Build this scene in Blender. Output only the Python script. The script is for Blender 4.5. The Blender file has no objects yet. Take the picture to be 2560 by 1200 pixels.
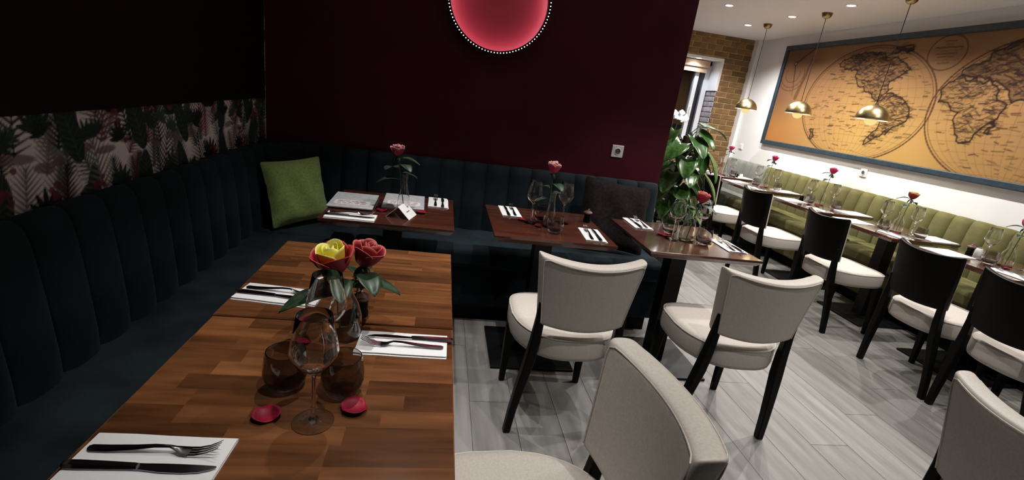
import bpy, bmesh, math, random
import numpy as np
from mathutils import Matrix, Vector, Euler
random.seed(7)
SC = bpy.context.scene
COL = SC.collection
PI = math.pi

# ------------------------------------------------------------------ camera, world, exposure
cam = bpy.data.objects.new('camera', bpy.data.cameras.new('camera'))
COL.objects.link(cam)
cam.data.sensor_fit = 'HORIZONTAL'; cam.data.sensor_width = 36.0
cam.data.lens = 16.863
cam.data.clip_start = 0.02
right = Vector((0.98299627, -0.12663015, 0.13297793))
down = Vector((0.08872903, -0.30646595, -0.94773719))
fwd = Vector((0.16076531, 0.94342113, -0.29001911))
rot = Matrix((right, -down, -fwd)).transposed()
cam.matrix_world = Matrix.Translation((0, 0, 1.38)) @ rot.to_4x4()
SC.camera = cam
world = bpy.data.worlds.new('night'); SC.world = world
world.use_nodes = True
world.node_tree.nodes['Background'].inputs[0].default_value = (0.05, 0.06, 0.09, 1)
world.node_tree.nodes['Background'].inputs[1].default_value = 0.25
vs = SC.view_settings
vs.view_transform = 'Standard'; vs.look = 'None'; vs.gamma = 1.0; vs.use_curve_mapping = False
vs.exposure = 0.0

# ------------------------------------------------------------------ materials
def mat(name, color, rough=0.5, metal=0.0, **kw):
    m = bpy.data.materials.new(name); m.use_nodes = True
    b = m.node_tree.nodes['Principled BSDF']
    b.inputs['Base Color'].default_value = (*color, 1)
    b.inputs['Roughness'].default_value = rough
    b.inputs['Metallic'].default_value = metal
    for k, v in kw.items():
        b.inputs[k.replace('_', ' ')].default_value = v
    return m
def nd(m, t, **kw):
    n = m.node_tree.nodes.new(t)
    for k, v in kw.items(): setattr(n, k, v)
    return n
def lk(m, a, b): m.node_tree.links.new(a, b)
def bsdf(m): return m.node_tree.nodes['Principled BSDF']
def ramp(m, stops):
    r = nd(m, 'ShaderNodeValToRGB'); e = r.color_ramp.elements
    while len(e) < len(stops): e.new(0.5)
    for i, (p, c) in enumerate(stops):
        e[i].position = p; e[i].color = (*c, 1)
    return r
def noisy(m, c1, c2, scale=(1, 1, 1), nscale=8, detail=4, lo=0.35, hi=0.65, coord='Object', bump=0.0, bdist=0.002):
    tc = nd(m, 'ShaderNodeTexCoord'); mp = nd(m, 'ShaderNodeMapping'); no = nd(m, 'ShaderNodeTexNoise')
    mp.inputs['Scale'].default_value = scale
    no.inputs['Scale'].default_value = nscale; no.inputs['Detail'].default_value = detail
    r = ramp(m, [(lo, c1), (hi, c2)])
    lk(m, tc.outputs[coord], mp.inputs[0]); lk(m, mp.outputs[0], no.inputs['Vector'])
    lk(m, no.outputs['Fac'], r.inputs[0]); lk(m, r.outputs[0], bsdf(m).inputs['Base Color'])
    if bump:
        bp = nd(m, 'ShaderNodeBump'); bp.inputs['Strength'].default_value = bump; bp.inputs['Distance'].default_value = bdist
        lk(m, no.outputs['Fac'], bp.inputs['Height']); lk(m, bp.outputs[0], bsdf(m).inputs['Normal'])
    return m, no, r
def obj_random_mul(m, lo, hi):
    """multiply base colour by a per-object random brightness"""
    oi = nd(m, 'ShaderNodeObjectInfo'); mr = nd(m, 'ShaderNodeMapRange')
    mr.inputs['To Min'].default_value = lo; mr.inputs['To Max'].default_value = hi
    lk(m, oi.outputs['Random'], mr.inputs[0])
    mx = nd(m, 'ShaderNodeVectorMath', operation='SCALE')
    inp = bsdf(m).inputs['Base Color']
    src = inp.links[0].from_socket if inp.links else None
    if src: lk(m, src, mx.inputs[0])
    else: mx.inputs[0].default_value = inp.default_value[:3]
    lk(m, mr.outputs[0], mx.inputs['Scale']); lk(m, mx.outputs[0], inp)
def attr_mat(name, rough=0.6, spec=0.3):
    m = mat(name, (1, 1, 1), rough, Specular_IOR_Level=spec)
    a = nd(m, 'ShaderNodeAttribute', attribute_name='Col')
    lk(m, a.outputs['Color'], bsdf(m).inputs['Base Color'])
    return m

M = {}
M['plaster'] = mat('white_plaster', (0.84, 0.84, 0.84), 0.7)
M['ceiling'] = mat('ceiling_paint', (0.88, 0.88, 0.89), 0.8)
M['dark_plaster'] = mat('dark_plaster', (0.03, 0.028, 0.03), 0.8)
M['burgundy'] = noisy(mat('burgundy_paint', (0.05, 0.004, 0.01), 0.6, Specular_IOR_Level=0.25), (0.062, 0.0036, 0.0125), (0.078, 0.0046, 0.016), nscale=3)[0]
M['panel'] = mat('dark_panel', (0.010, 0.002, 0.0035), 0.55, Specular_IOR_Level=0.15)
m, no, r = noisy(mat('floor_plank_grey_oak', (0.4, 0.38, 0.35), 0.42), (0.15, 0.142, 0.132), (0.325, 0.313, 0.297), scale=(9, 0.9, 1), nscale=2.2, detail=7, lo=0.25, hi=0.75, bump=0.08, bdist=0.001)
obj_random_mul(m, 0.82, 1.12); M['plank'] = m
M['subfloor'] = mat('plank_joint', (0.10, 0.095, 0.09), 0.8)
def wood(name, c1, c2, rough, rl, rh):
    m, no, r = noisy(mat(name, c1, rough), c1, c2, scale=(1.6, 11, 10), nscale=2.6, detail=7, lo=0.3, hi=0.74, bump=0.05, bdist=0.0006)
    mp = [n for n in m.node_tree.nodes if n.type == 'MAPPING'][0]
    oi = nd(m, 'ShaderNodeObjectInfo'); sc = nd(m, 'ShaderNodeMath', operation='MULTIPLY'); sc.inputs[1].default_value = 37.0
    cx_ = nd(m, 'ShaderNodeCombineXYZ')
    lk(m, oi.outputs['Random'], sc.inputs[0]); lk(m, sc.outputs[0], cx_.inputs[0]); lk(m, sc.outputs[0], cx_.inputs[1])
    lk(m, cx_.outputs[0], mp.inputs['Location'])
    obj_random_mul(m, rl, rh); return m
M['stave'] = wood('table_stave_brown', (0.085, 0.031, 0.012), (0.215, 0.085, 0.031), 0.22, 0.6, 1.35)
M['wood'] = wood('table_mahogany', (0.048, 0.014, 0.009), (0.12, 0.037, 0.021), 0.2, 0.9, 1.1)
bsdf(M['wood']).inputs['Coat Weight'].default_value = 1.0; bsdf(M['wood']).inputs['Coat IOR'].default_value = 1.75; bsdf(M['wood']).inputs['Coat Roughness'].default_value = 0.08
M['wood_edge'] = mat('table_edge_dark', (0.035, 0.012, 0.008), 0.4)
M['blackmetal'] = mat('black_metal', (0.004, 0.004, 0.004), 0.45, Specular_IOR_Level=0.25)
M['blackwood'] = mat('black_wood', (0.003, 0.0028, 0.0028), 0.40, Specular_IOR_Level=0.12)
M['cream'] = noisy(mat('cream_leather', (0.6, 0.55, 0.48), 0.48, Specular_IOR_Level=0.4), (0.49, 0.445, 0.40), (0.55, 0.505, 0.455), nscale=160, detail=2, bump=0.12, bdist=0.0006)[0]
M['teal'] = noisy(mat('teal_velvet', (0.01, 0.02, 0.03), 0.85, Sheen_Weight=0.10, Sheen_Roughness=0.5, Specular_IOR_Level=0.1), (0.0065, 0.0095, 0.0115), (0.0165, 0.0245, 0.031), nscale=5, detail=5)[0]
bsdf(M['teal']).inputs['Sheen Tint'].default_value = (0.25, 0.4, 0.5, 1)
M['olive'] = noisy(mat('olive_velvet', (0.2, 0.18, 0.05), 0.85, Sheen_Weight=0.04, Specular_IOR_Level=0.12), (0.085, 0.079, 0.028), (0.155, 0.143, 0.058), nscale=6, detail=5)[0]
M['grey'] = noisy(mat('cool_lit_olive_velvet', (0.2, 0.2, 0.18), 0.85, Sheen_Weight=0.2, Specular_IOR_Level=0.15), (0.16, 0.175, 0.155), (0.25, 0.26, 0.23), nscale=6, detail=5)[0]  # olive bench end greyed; cool light is put into this colour
M['green'] = noisy(mat('green_cotton', (0.2, 0.3, 0.06), 0.9, Sheen_Weight=0.3, Specular_IOR_Level=0.1), (0.21, 0.29, 0.085), (0.29, 0.38, 0.125), nscale=90, detail=3, bump=0.3)[0]
M['darkcush'] = noisy(mat('dark_brown_cotton', (0.02, 0.014, 0.015), 0.9, Specular_IOR_Level=0.1), (0.009, 0.006, 0.0065), (0.018, 0.012, 0.013), nscale=60, bump=0.2)[0]
M['brass'] = noisy(mat('brushed_brass', (0.5, 0.4, 0.2), 0.32, 1.0), (0.40, 0.31, 0.155), (0.50, 0.40, 0.215), nscale=14)[0]
M['cable'] = mat('dark_cable', (0.006, 0.005, 0.004), 0.8, Specular_IOR_Level=0.1)
M['shade_in'] = mat('shade_inside_white', (0.85, 0.83, 0.75), 0.5)
M['steel'] = mat('polished_steel', (0.55, 0.55, 0.56), 0.16, 1.0)
M['napkin'] = mat('white_paper', (0.86, 0.86, 0.86), 0.8)
M['menu'] = noisy(mat('silver_grey_card', (0.5, 0.5, 0.52), 0.45), (0.46, 0.46, 0.49), (0.60, 0.60, 0.63), nscale=40)[0]
M['label_print'] = mat('pale_label_print', (0.82, 0.76, 0.76), 0.6)
M['ink'] = mat('grey_brown_ink', (0.22, 0.16, 0.15), 0.7)
M['glass'] = mat('clear_glass', (1, 1, 1), 0.0, Transmission_Weight=1.0, IOR=1.45)
M['smoke'] = mat('smoked_glass', (0.36, 0.34, 0.345), 0.0, Transmission_Weight=1.0, IOR=1.45)
M['smoke2'] = mat('lightly_smoked_glass', (0.70, 0.68, 0.68), 0.0, Transmission_Weight=1.0, IOR=1.45)
M['water'] = mat('water', (1, 1, 1), 0.0, Transmission_Weight=1.0, IOR=1.33)
M['brownglass'] = mat('brown_glass', (0.20, 0.08, 0.04), 0.05, Transmission_Weight=0.7, IOR=1.45)
M['pepperlid'] = mat('bronze_lid', (0.22, 0.13, 0.11), 0.3, 0.6)
M['white_plastic'] = mat('white_plastic', (0.82, 0.82, 0.80), 0.35)
M['dark_hole'] = mat('socket_hole', (0.10, 0.095, 0.09), 0.6)
M['darkframe'] = noisy(mat('blue_black_frame', (0.02, 0.03, 0.04), 0.4), (0.020, 0.036, 0.050), (0.034, 0.055, 0.072), nscale=30)[0]
M['leafgreen'] = noisy(mat('glossy_leaf', (0.04, 0.12, 0.02), 0.28, Specular_IOR_Level=0.6), (0.022, 0.075, 0.014), (0.075, 0.19, 0.035), nscale=9, detail=3)[0]
M['roseleaf'] = noisy(mat('rose_leaf', (0.02, 0.05, 0.02), 0.45), (0.012, 0.03, 0.013), (0.03, 0.065, 0.028), nscale=30)[0]
M['stem'] = mat('green_stem', (0.05, 0.10, 0.03), 0.5)
M['moss'] = noisy(mat('coir_pole', (0.06, 0.035, 0.02), 0.95), (0.03, 0.018, 0.01), (0.09, 0.055, 0.03), nscale=60, bump=0.8, bdist=0.006)[0]
M['pot'] = mat('dark_pot', (0.02, 0.02, 0.022), 0.5)
M['soil'] = mat('soil', (0.02, 0.013, 0.008), 1.0)
M['petal'] = noisy(mat('crimson_petal', (0.3, 0.006, 0.03), 0.5, Specular_IOR_Level=0.25), (0.15, 0.002, 0.013), (0.28, 0.005, 0.027), nscale=25)[0]
M['rose'] = attr_mat('rose_petal', 0.5)
M['print'] = attr_mat('printed_paper', 0.75, 0.15)
M['mapprint'] = attr_mat('printed_map', 0.45, 0.2)
m, no, r = noisy(mat('brown_brick', (0.2, 0.1, 0.04), 0.85), (0.15, 0.080, 0.031), (0.27, 0.155, 0.056), nscale=7, detail=5, bump=0.3, bdist=0.004)
obj_random_mul(m, 0.7, 1.25); M['brick'] = m
M['mortar'] = noisy(mat('tan_mortar', (0.25, 0.16, 0.08), 0.9), (0.33, 0.22, 0.10), (0.46, 0.32, 0.165), nscale=20)[0]
m = noisy(mat('pale_brick', (0.5, 0.45, 0.5), 0.85), (0.36, 0.33, 0.38), (0.58, 0.55, 0.60), nscale=9, detail=4)[0]
obj_random_mul(m, 0.75, 1.15); M['palebrick'] = m
M['palemortar'] = mat('pale_mortar', (0.75, 0.74, 0.78), 0.9)
M['pvc'] = mat('white_window_frame', (0.78, 0.80, 0.85), 0.35)
M['seal'] = mat('dark_rubber_seal', (0.012, 0.014, 0.02), 0.5)
M['nightglass'] = mat('night_window_glass', (0.9, 0.93, 1.0), 0.0, Transmission_Weight=1.0, IOR=1.45)
M['outside'] = noisy(mat('dark_outside', (0.02, 0.02, 0.03), 0.9), (0.012, 0.012, 0.016), (0.06, 0.055, 0.06), nscale=1.5)[0]
M['blind'] = noisy(mat('pale_wood_blind', (0.6, 0.4, 0.28), 0.6), (0.50, 0.33, 0.22), (0.62, 0.43, 0.31), scale=(1, 1, 14), nscale=4)[0]
M['orchid'] = mat('white_blossom', (0.85, 0.88, 0.95), 0.5)
M['ringmetal'] = mat('dark_ring_metal', (0.015, 0.012, 0.012), 0.4, 0.8)
M['ringback'] = mat('lit_wall_red', (0.62, 0.05, 0.09), 0.45)  # lighter than the burgundy wall; the ring's light is put into this red
def emit(name, color, s):
    m = bpy.data.materials.new(name); m.use_nodes = True
    m.node_tree.nodes.clear()
    e = m.node_tree.nodes.new('ShaderNodeEmission'); o = m.node_tree.nodes.new('ShaderNodeOutputMaterial')
    e.inputs[0].default_value = (*color, 1); e.inputs[1].default_value = s
    m.node_tree.links.new(e.outputs[0], o.inputs[0]); return m
M['led'] = emit('downlight_lens', (1, 0.97, 0.92), 25)
M['globe'] = emit('glowing_globe', (1.0, 0.80, 0.34), 0.95)
M['ringled'] = emit('led_strip', (1.0, 0.80, 0.84), 14.0)
M['beadled'] = emit('lit_bead', (1.0, 0.86, 0.84), 2.2)

# ------------------------------------------------------------------ mesh helpers
class MB:
    def __init__(s): s.v = []; s.f = []; s.mi = []; s.cur = 0
    def add(s, vs_, fs):
        o = len(s.v); s.v += [tuple(p) for p in vs_]
        for f in fs: s.f.append([i + o for i in f]); s.mi.append(s.cur)
        return s
    def box(s, x0, x1, y0, y1, z0, z1):
        return s.add([(x, y, z) for z in (z0, z1) for y in (y0, y1) for x in (x0, x1)],
                     [(0, 2, 3, 1), (4, 5, 7, 6), (0, 1, 5, 4), (2, 6, 7, 3), (0, 4, 6, 2), (1, 3, 7, 5)])
    def lathe(s, prof, seg=24, c=(0, 0, 0), closed=False):
        n = len(prof); vs_ = []
        for r, z in prof:
            for k in range(seg):
                a = 2 * PI * k / seg
                vs_.append((c[0] + r * math.cos(a), c[1] + r * math.sin(a), c[2] + z))
        fs = []
        for i in range(n if closed else n - 1):
            j = (i + 1) % n
            for k in range(seg):
                k2 = (k + 1) % seg
                fs.append((i * seg + k, i * seg + k2, j * seg + k2, j * seg + k))
        if not closed:
            if prof[0][0] > 1e-6: fs.append(tuple(range(seg))[::-1])
            if prof[-1][0] > 1e-6: fs.append(tuple((n - 1) * seg + k for k in range(seg)))
        return s.add(vs_, fs)
    def tube(s, pts, rad, seg=8, caps=True, flat=None):
        pts = [Vector(p) for p in pts]; n = len(pts)
        if not hasattr(rad, '__len__'): rad = [rad] * n
        vs_ = []; up = None
        for i, p in enumerate(pts):
            t = (pts[min(i + 1, n - 1)] - pts[max(i - 1, 0)]).normalized()
            if up is None:
                up = Vector((0, 0, 1)) if abs(t.z) < 0.9 else Vector((1, 0, 0))
            a = t.cross(up).normalized(); b = a.cross(t).normalized(); up = b
            for k in range(seg):
                an = 2 * PI * k / seg
                vs_.append(p + a * (math.cos(an) * rad[i]) + b * (math.sin(an) * rad[i] * (flat or 1)))
        fs = []
        for i in range(n - 1):
            for k in range(seg):
                k2 = (k + 1) % seg
                fs.append((i * seg + k, i * seg + k2, (i + 1) * seg + k2, (i + 1) * seg + k))
        if caps: fs += [tuple(range(seg))[::-1], tuple((n - 1) * seg + k for k in range(seg))]
        return s.add(vs_, fs)
    def loft(s, secs, caps=True):
        n = len(secs[0]); vs_ = [p for sec in secs for p in sec]; fs = []
        for i in range(len(secs) - 1):
            for k in range(n):
                k2 = (k + 1) % n
                fs.append((i * n + k, i * n + k2, (i + 1) * n + k2, (i + 1) * n + k))
        if caps: fs += [tuple(range(n))[::-1], tuple((len(secs) - 1) * n + k for k in range(n))]
        return s.add(vs_, fs)
    def grid(s, fn, nu, nv):
        vs_ = [fn(i / nu, j / nv) for j in range(nv + 1) for i in range(nu + 1)]
        w = nu + 1
        return s.add(vs_, [(j * w + i, j * w + i + 1, (j + 1) * w + i + 1, (j + 1) * w + i) for j in range(nv) for i in range(nu)])
    def xf(s, mtx):
        s.v = [tuple(mtx @ Vector(p)) for p in s.v]; return s
    def build(s, name, mats, parent=None, smooth=True, angle=40, fix=True):
        me = bpy.data.meshes.new(name); me.from_pydata(s.v, [], s.f)
        if not isinstance(mats, (list, tuple)): mats = [mats]
        for m_ in mats: me.materials.append(M[m_] if isinstance(m_, str) else m_)
        me.polygons.foreach_set('material_index', s.mi)
        if fix:
            b = bmesh.new(); b.from_mesh(me)
            bmesh.ops.remove_doubles(b, verts=b.verts, dist=1e-6)
            bmesh.ops.recalc_face_normals(b, faces=b.faces); b.to_mesh(me); b.free()
        if smooth:
            me.polygons.foreach_set('use_smooth', [True] * len(me.polygons))
            me.set_sharp_from_angle(angle=math.radians(angle))
        return link(name, me, parent)
def link(name, data, parent=None):
    o = bpy.data.objects.new(name, data); COL.objects.link(o)
    if parent is not None: o.parent = parent
    return o
def bevel(o, w, seg=2, angle=40):
    b = o.modifiers.new('bevel', 'BEVEL'); b.width = w; b.segments = seg; b.limit_method = 'ANGLE'; b.angle_limit = math.radians(angle)
    return o
def subsurf(o, l=2):
    b = o.modifiers.new('sub', 'SUBSURF'); b.levels = l; b.render_levels = l; return o
def solid(o, t, off=0):
    b = o.modifiers.new('thick', 'SOLIDIFY'); b.thickness = t; b.offset = off; return o
def thing(name, label, cat, loc=(0, 0, 0), rz=0, group=None):
    o = link(name, None); o.location = loc; o.rotation_euler = (0, 0, rz)
    return tag(o, label, cat, group)
def tag(o, label, cat, group=None):
    o['label'] = label; o['category'] = cat
    if group: o['group'] = group
    return o
def struct(o):
    o['kind'] = 'structure'; return o
def copy_tree(o, parent=None):
    c = o.copy(); COL.objects.link(c); c.parent = parent
    for ch in list(o.children): copy_tree(ch, c)
    return c
class Proto:
    """first use returns the original, later uses copy it with its parts"""
    def __init__(s, root): s.root = root; s.used = False
    def put(s, loc, rz=0, label=None, group=None, rot=None, scale=None):
        if not s.used: o = s.root; s.used = True
        else: o = copy_tree(s.root)
        o.location = loc; o.rotation_euler = rot if rot else (0, 0, rz)
        if scale: o.scale = scale
        if label: o['label'] = label
        if group: o['group'] = group
        elif 'group' in o.keys(): del o['group']
        return o
def mesh_share(o, name, loc, rot=(0, 0, 0), parent=None, scale=None):
    c = link(name, o.data, parent); c.location = loc; c.rotation_euler = rot
    if scale: c.scale = scale
    return c

# ------------------------------------------------------------------ room shell
WL, WR, WB, WN, WS = -1.08, 4.23, 3.20, 6.76, -1.6
PE = 1.53            # right end of burgundy partition
CZ = 2.53
fl = struct(MB().box(WL - .1, WR + .1, WS - .1, WN + .4, -0.06, -0.006).build('floor', 'subfloor', smooth=False))
PW, PL = 0.20, 1.2
plank_me = None
for i in range(-3, 22):
    off = [0, .42, .83, .21, .62][i % 5] * PL
    for j in range(-1, 7):
        y0 = j * PL - off; y1 = y0 + PL
        y0 = max(y0, -0.1); y1 = min(y1, WN)
        if y1 - y0 < 0.02: continue
        x0 = 0.03 + i * PW
        if x0 < -0.62: continue
        if x0 + PW < PE and y0 > 3.2: continue
        ln = y1 - y0; w = min(PW, WR - x0)
        if w < .03: continue
        if plank_me is None or abs(ln - PL) > 1e-6 or w < PW:
            b = MB().box(0.0012, w - 0.0012, 0.0012, ln - 0.0012, -0.008, 0.0)
            o = b.build('floor_plank', 'plank', fl, smooth=False)
            if plank_me is None and abs(ln - PL) < 1e-6: plank_me = o.data
        else:
            o = link('floor_plank', plank_me, fl)
        o.location = (x0, y0, 0)
struct(MB().box(WL - .1, WR + .1, WS - .1, WN + .4, CZ, CZ + .1).build('ceiling', 'ceiling', smooth=False))
wl = struct(MB().box(WL - .1, WL, WS, WB + .12, 0, CZ).build('wall_left', 'dark_plaster', smooth=False))
struct(MB().box(WL, PE, WB, WB + .12, 0, CZ).build('wall_back', 'burgundy', smooth=False))
struct(MB().box(PE - .12, PE, WB + .12, WN, 0, CZ).build('wall_return', 'burgundy', smooth=False))
struct(MB().box(WR, WR + .1, WS, WN + .12, 0, CZ).build('wall_right', 'plaster', smooth=False))
struct(MB().box(WL, WR, WS - .1, WS, 0, CZ).build('wall_front', 'dark_plaster', smooth=False))
# far brick wall with window opening
WX0, WX1, WZ0, WZ1 = 2.25, 3.80, 0.85, 2.23
wf = MB().box(PE, WX0, WN + .006, WN + .35, 0, CZ).box(WX1, WR, WN + .006, WN + .35, 0, CZ).box(WX0, WX1, WN + .006, WN + .35, 0, WZ0).box(WX0, WX1, WN + .006, WN + .35, WZ1, CZ)
wf = struct(wf.build('wall_far', 'mortar', smooth=False))
brick_me = {}
def add_brick(x0, x1, z0, z1, yb, depth, m_, parent, side=False):
    key = (round(x1 - x0, 3), round(z1 - z0, 3), m_, side)
    if key not in brick_me:
        w, h = x1 - x0, z1 - z0
        if side: o = bevel(MB().box(-depth, 0.012, 0, w, 0, h).build('brick', m_, parent, smooth=False), .004, 1)
        else: o = bevel(MB().box(0, w, 0, depth, 0, h).build('brick', m_, parent, smooth=False), .004, 1)
        brick_me[key] = o.data
    else:
        o = bevel(link('brick', brick_me[key], parent), .004, 1)
    o.location = (yb, x0, z0) if side else (x0, yb, z0)
    return o
BH, BL = 0.075, 0.225
for rI in range(34):
    z0 = rI * BH + .004; z1 = min(z0 + BH - .011, CZ)
    if z1 - z0 < .03: continue
    if z1 < 0.55: continue
    x = 2.05 - (BL / 2 if rI % 2 else 0)
    while x < WR:
        segs = [(max(x, 2.0), min(x + BL - .011, WR - .002))]
        x += BL
        for a, b_ in segs:
            if z1 > WZ0 and z0 < WZ1:
                if a < WX1 and b_ > WX0:
                    if a < WX0 - .03: b_ = min(b_, WX0)
                    elif b_ > WX1 + .03: a = max(a, WX1)
                    else: continue
            if b_ - a < .03: continue
            add_brick(a, b_, z0, z1, WN + random.uniform(-.004, .004), .03, 'brick', wf)
# window reveal (right side lined with pale bricks, plaster above)
for rI in range(12, 24):
    z0 = rI * BH + .004; z1 = z0 + BH - .011
    y = WN + .02 - (0.1 if rI % 2 else 0)
    while y < WN + .34:
        a, b_ = max(y, WN + .012), min(y + .21, WN + .345); y += .222
        if b_ - a > .03: add_brick(a, b_, z0, z1, WX1, 0.012, 'palebrick', wf, side=True)
struct(MB().box(WX0, WX1 - .004, WN - .004, WN + .345, WZ1 - .03, WZ1 + .0).box(WX1 - .03, WX1 + .002, WN + .0, WN + .345, 1.80, WZ1 - .03).build('trim_1', 'plaster', wf, smooth=False))
struct(MB().box(WX0, WX1, WN - .03, WN + .33, WZ0 - .03, WZ0).build('trim_2', 'plaster', wf, smooth=False))
win = struct(thing('window_1', '', '', (0, 0, 0)))
for k in ('label', 'category'): del win[k]
yw = WN + .26
MB().box(WX0, WX1 - .03, yw, yw + .06, WZ0, WZ0 + .06).box(WX0, WX1 - .03, yw, yw + .06, WZ1 - .09, WZ1 - .03).box(WX1 - .10, WX1 - .03, yw, yw + .06, WZ0, WZ1 - .03).box(WX0, WX0 + .07, yw, yw + .06, WZ0, WZ1 - .03).build('frame', 'pvc', win, smooth=False)
MB().box(3.54, 3.60, yw - .02, yw + .05, WZ0 + .06, WZ1 - .09).box(2.95, 3.01, yw - .02, yw + .05, WZ0 + .06, WZ1 - .09).box(3.01, 3.54, yw - .02, yw + .05, WZ0 + .06, WZ0 + .11).build('sash', 'pvc', win, smooth=False)
MB().box(3.60, 3.645, yw - .005, yw + .05, WZ0 + .06, WZ1 - .09).build('seal', 'seal', win, smooth=False)
MB().box(3.645, 3.70, yw + .02, yw + .03, WZ0 + .06, WZ1 - .09).build('pane', 'nightglass', win, smooth=False)
MB().box(3.01, 3.54, yw + .02, yw + .03, WZ0 + .11, WZ1 - .09).build('pane', 'nightglass', win, smooth=False)
MB().box(WX0 + .07, 2.95, yw + .02, yw + .03, WZ0 + .06, WZ1 - .09).build('pane', 'nightglass', win, smooth=False)
MB().box(3.562, 3.578, yw - .045, yw - .02, 1.42, 1.54).build('handle', 'white_plastic', win, smooth=False)
struct(MB().box(1.2, 4.6, 8.3, 8.35, 0, 3.2).build('wall_outside', 'outside', smooth=False))
bl = tag(link('window_blind', None), 'pale wooden roller blind cassette at the top of the window', 'blind')
bl.location = (2.9, WN + .2, 2.06)
bevel(MB().box(-.62, .80, -.03, .03, 0.04, .13).build('cassette', 'blind', bl, smooth=False), .006)
MB().box(-.60, .78, -.005, .005, -.03, .04).build('fabric', 'blind', bl, smooth=False)
# plaster strip added for the grey shading band where wall meets brick
struct(MB().box(WR - .045, WR + .001, WN - .09, WN + .01, 0, CZ).build('trim_3', 'plaster', smooth=False))

# ------------------------------------------------------------------ painting helper (flat prints held as colour attribute on a fine sheet)
class Canvas:
    def __init__(s, w, h, res, bg):
        s.nx = int(w / res) + 1; s.ny = int(h / res) + 1; s.w = w; s.h = h
        s.x = np.linspace(0, w, s.nx); s.y = np.linspace(0, h, s.ny)
        s.c = np.zeros((s.ny, s.nx, 3)); s.c[:] = bg
        s.res = res
    def box(s, x0, x1, y0, y1, pad):
        i0 = max(int((x0 - pad) / s.w * (s.nx - 1)), 0); i1 = min(int((x1 + pad) / s.w * (s.nx - 1)) + 2, s.nx)
        j0 = max(int((y0 - pad) / s.h * (s.ny - 1)), 0); j1 = min(int((y1 + pad) / s.h * (s.ny - 1)) + 2, s.ny)
        return i0, i1, j0, j1
    def blend(s, i0, i1, j0, j1, a, col):
        a = a[..., None]
        s.c[j0:j1, i0:i1] = s.c[j0:j1, i0:i1] * (1 - a) + np.array(col) * a
    def line(s, p, q, wd, col, al=1.0, wd2=None):
        if wd2 is None: wd2 = wd
        i0, i1, j0, j1 = s.box(min(p[0], q[0]), max(p[0], q[0]), min(p[1], q[1]), max(p[1], q[1]), max(wd, wd2) + s.res)
        if i1 <= i0 or j1 <= j0: return
        X, Y = np.meshgrid(s.x[i0:i1], s.y[j0:j1])
        dx, dy = q[0] - p[0], q[1] - p[1]; L2 = dx * dx + dy * dy + 1e-12
        t = np.clip(((X - p[0]) * dx + (Y - p[1]) * dy) / L2, 0, 1)
        d = np.hypot(X - p[0] - t * dx, Y - p[1] - t * dy)
        ww = wd + (wd2 - wd) * t
        s.blend(i0, i1, j0, j1, np.clip((ww - d) / s.res + .5, 0, 1) * al, col)
    def poly(s, pts, wd, col, al=1.0):
        for a, b in zip(pts[:-1], pts[1:]): s.line(a, b, wd, col, al)
    def blob(s, c, rx, ry, ang, col, al=1.0, soft=0.25):
        R_ = max(rx, ry); i0, i1, j0, j1 = s.box(c[0], c[0], c[1], c[1], R_ * 1.4 + s.res)
        if i1 <= i0 or j1 <= j0: return
        X, Y = np.meshgrid(s.x[i0:i1] - c[0], s.y[j0:j1] - c[1])
        ca, sa = math.cos(ang), math.sin(ang)
        u = (X * ca + Y * sa) / rx; v = (-X * sa + Y * ca) / ry
        d = np.hypot(u, v)
        s.blend(i0, i1, j0, j1, np.clip((1 - d) / soft, 0, 1) * al, col)
    def leaf(s, base, ang, L, W, col, al=1.0):
        tip = (base[0] + L * math.cos(ang), base[1] + L * math.sin(ang))
        i0, i1, j0, j1 = s.box(min(base[0], tip[0]), max(base[0], tip[0]), min(base[1], tip[1]), max(base[1], tip[1]), W + s.res)
        if i1 <= i0 or j1 <= j0: return
        X, Y = np.meshgrid(s.x[i0:i1] - base[0], s.y[j0:j1] - base[1])
        ca, sa = math.cos(ang), math.sin(ang)
        t = (X * ca + Y * sa) / L; n = np.abs(-X * sa + Y * ca)
        w = W * np.sqrt(np.clip(np.sin(PI * np.clip(t, 0, 1) ** .8), 0, 1)) * (t > 0) * (t < 1)
        s.blend(i0, i1, j0, j1, np.clip((w - n) / s.res + .5, 0, 1) * (w > 0) * al, col)
    def sheet(s, name, m_, fn, parent):
        X, Y = np.meshgrid(s.x, s.y)
        P = fn(X.ravel(), Y.ravel())
        me = bpy.data.meshes.new(name)
        nx, ny = s.nx, s.ny
        idx = np.arange(nx * ny).reshape(ny, nx)
        q = np.stack([idx[:-1, :-1], idx[:-1, 1:], idx[1:, 1:], idx[1:, :-1]], -1).reshape(-1, 4)
        me.vertices.add(nx * ny); me.vertices.foreach_set('co', P.astype(np.float32).ravel())
        me.loops.add(q.size); me.loops.foreach_set('vertex_index', q.astype(np.int32).ravel())
        me.polygons.add(len(q)); me.polygons.foreach_set('loop_start', np.arange(0, q.size, 4, dtype=np.int32))
        me.update(calc_edges=True)
        ca = me.color_attributes.new('Col', 'FLOAT_COLOR', 'POINT')
        rgba = np.ones((nx * ny, 4), np.float32); rgba[:, :3] = np.clip(s.c.reshape(-1, 3), 0, 1)
        ca.data.foreach_set('color', rgba.ravel())
        me.materials.append(M[m_])
        return link(name, me, parent)

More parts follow.
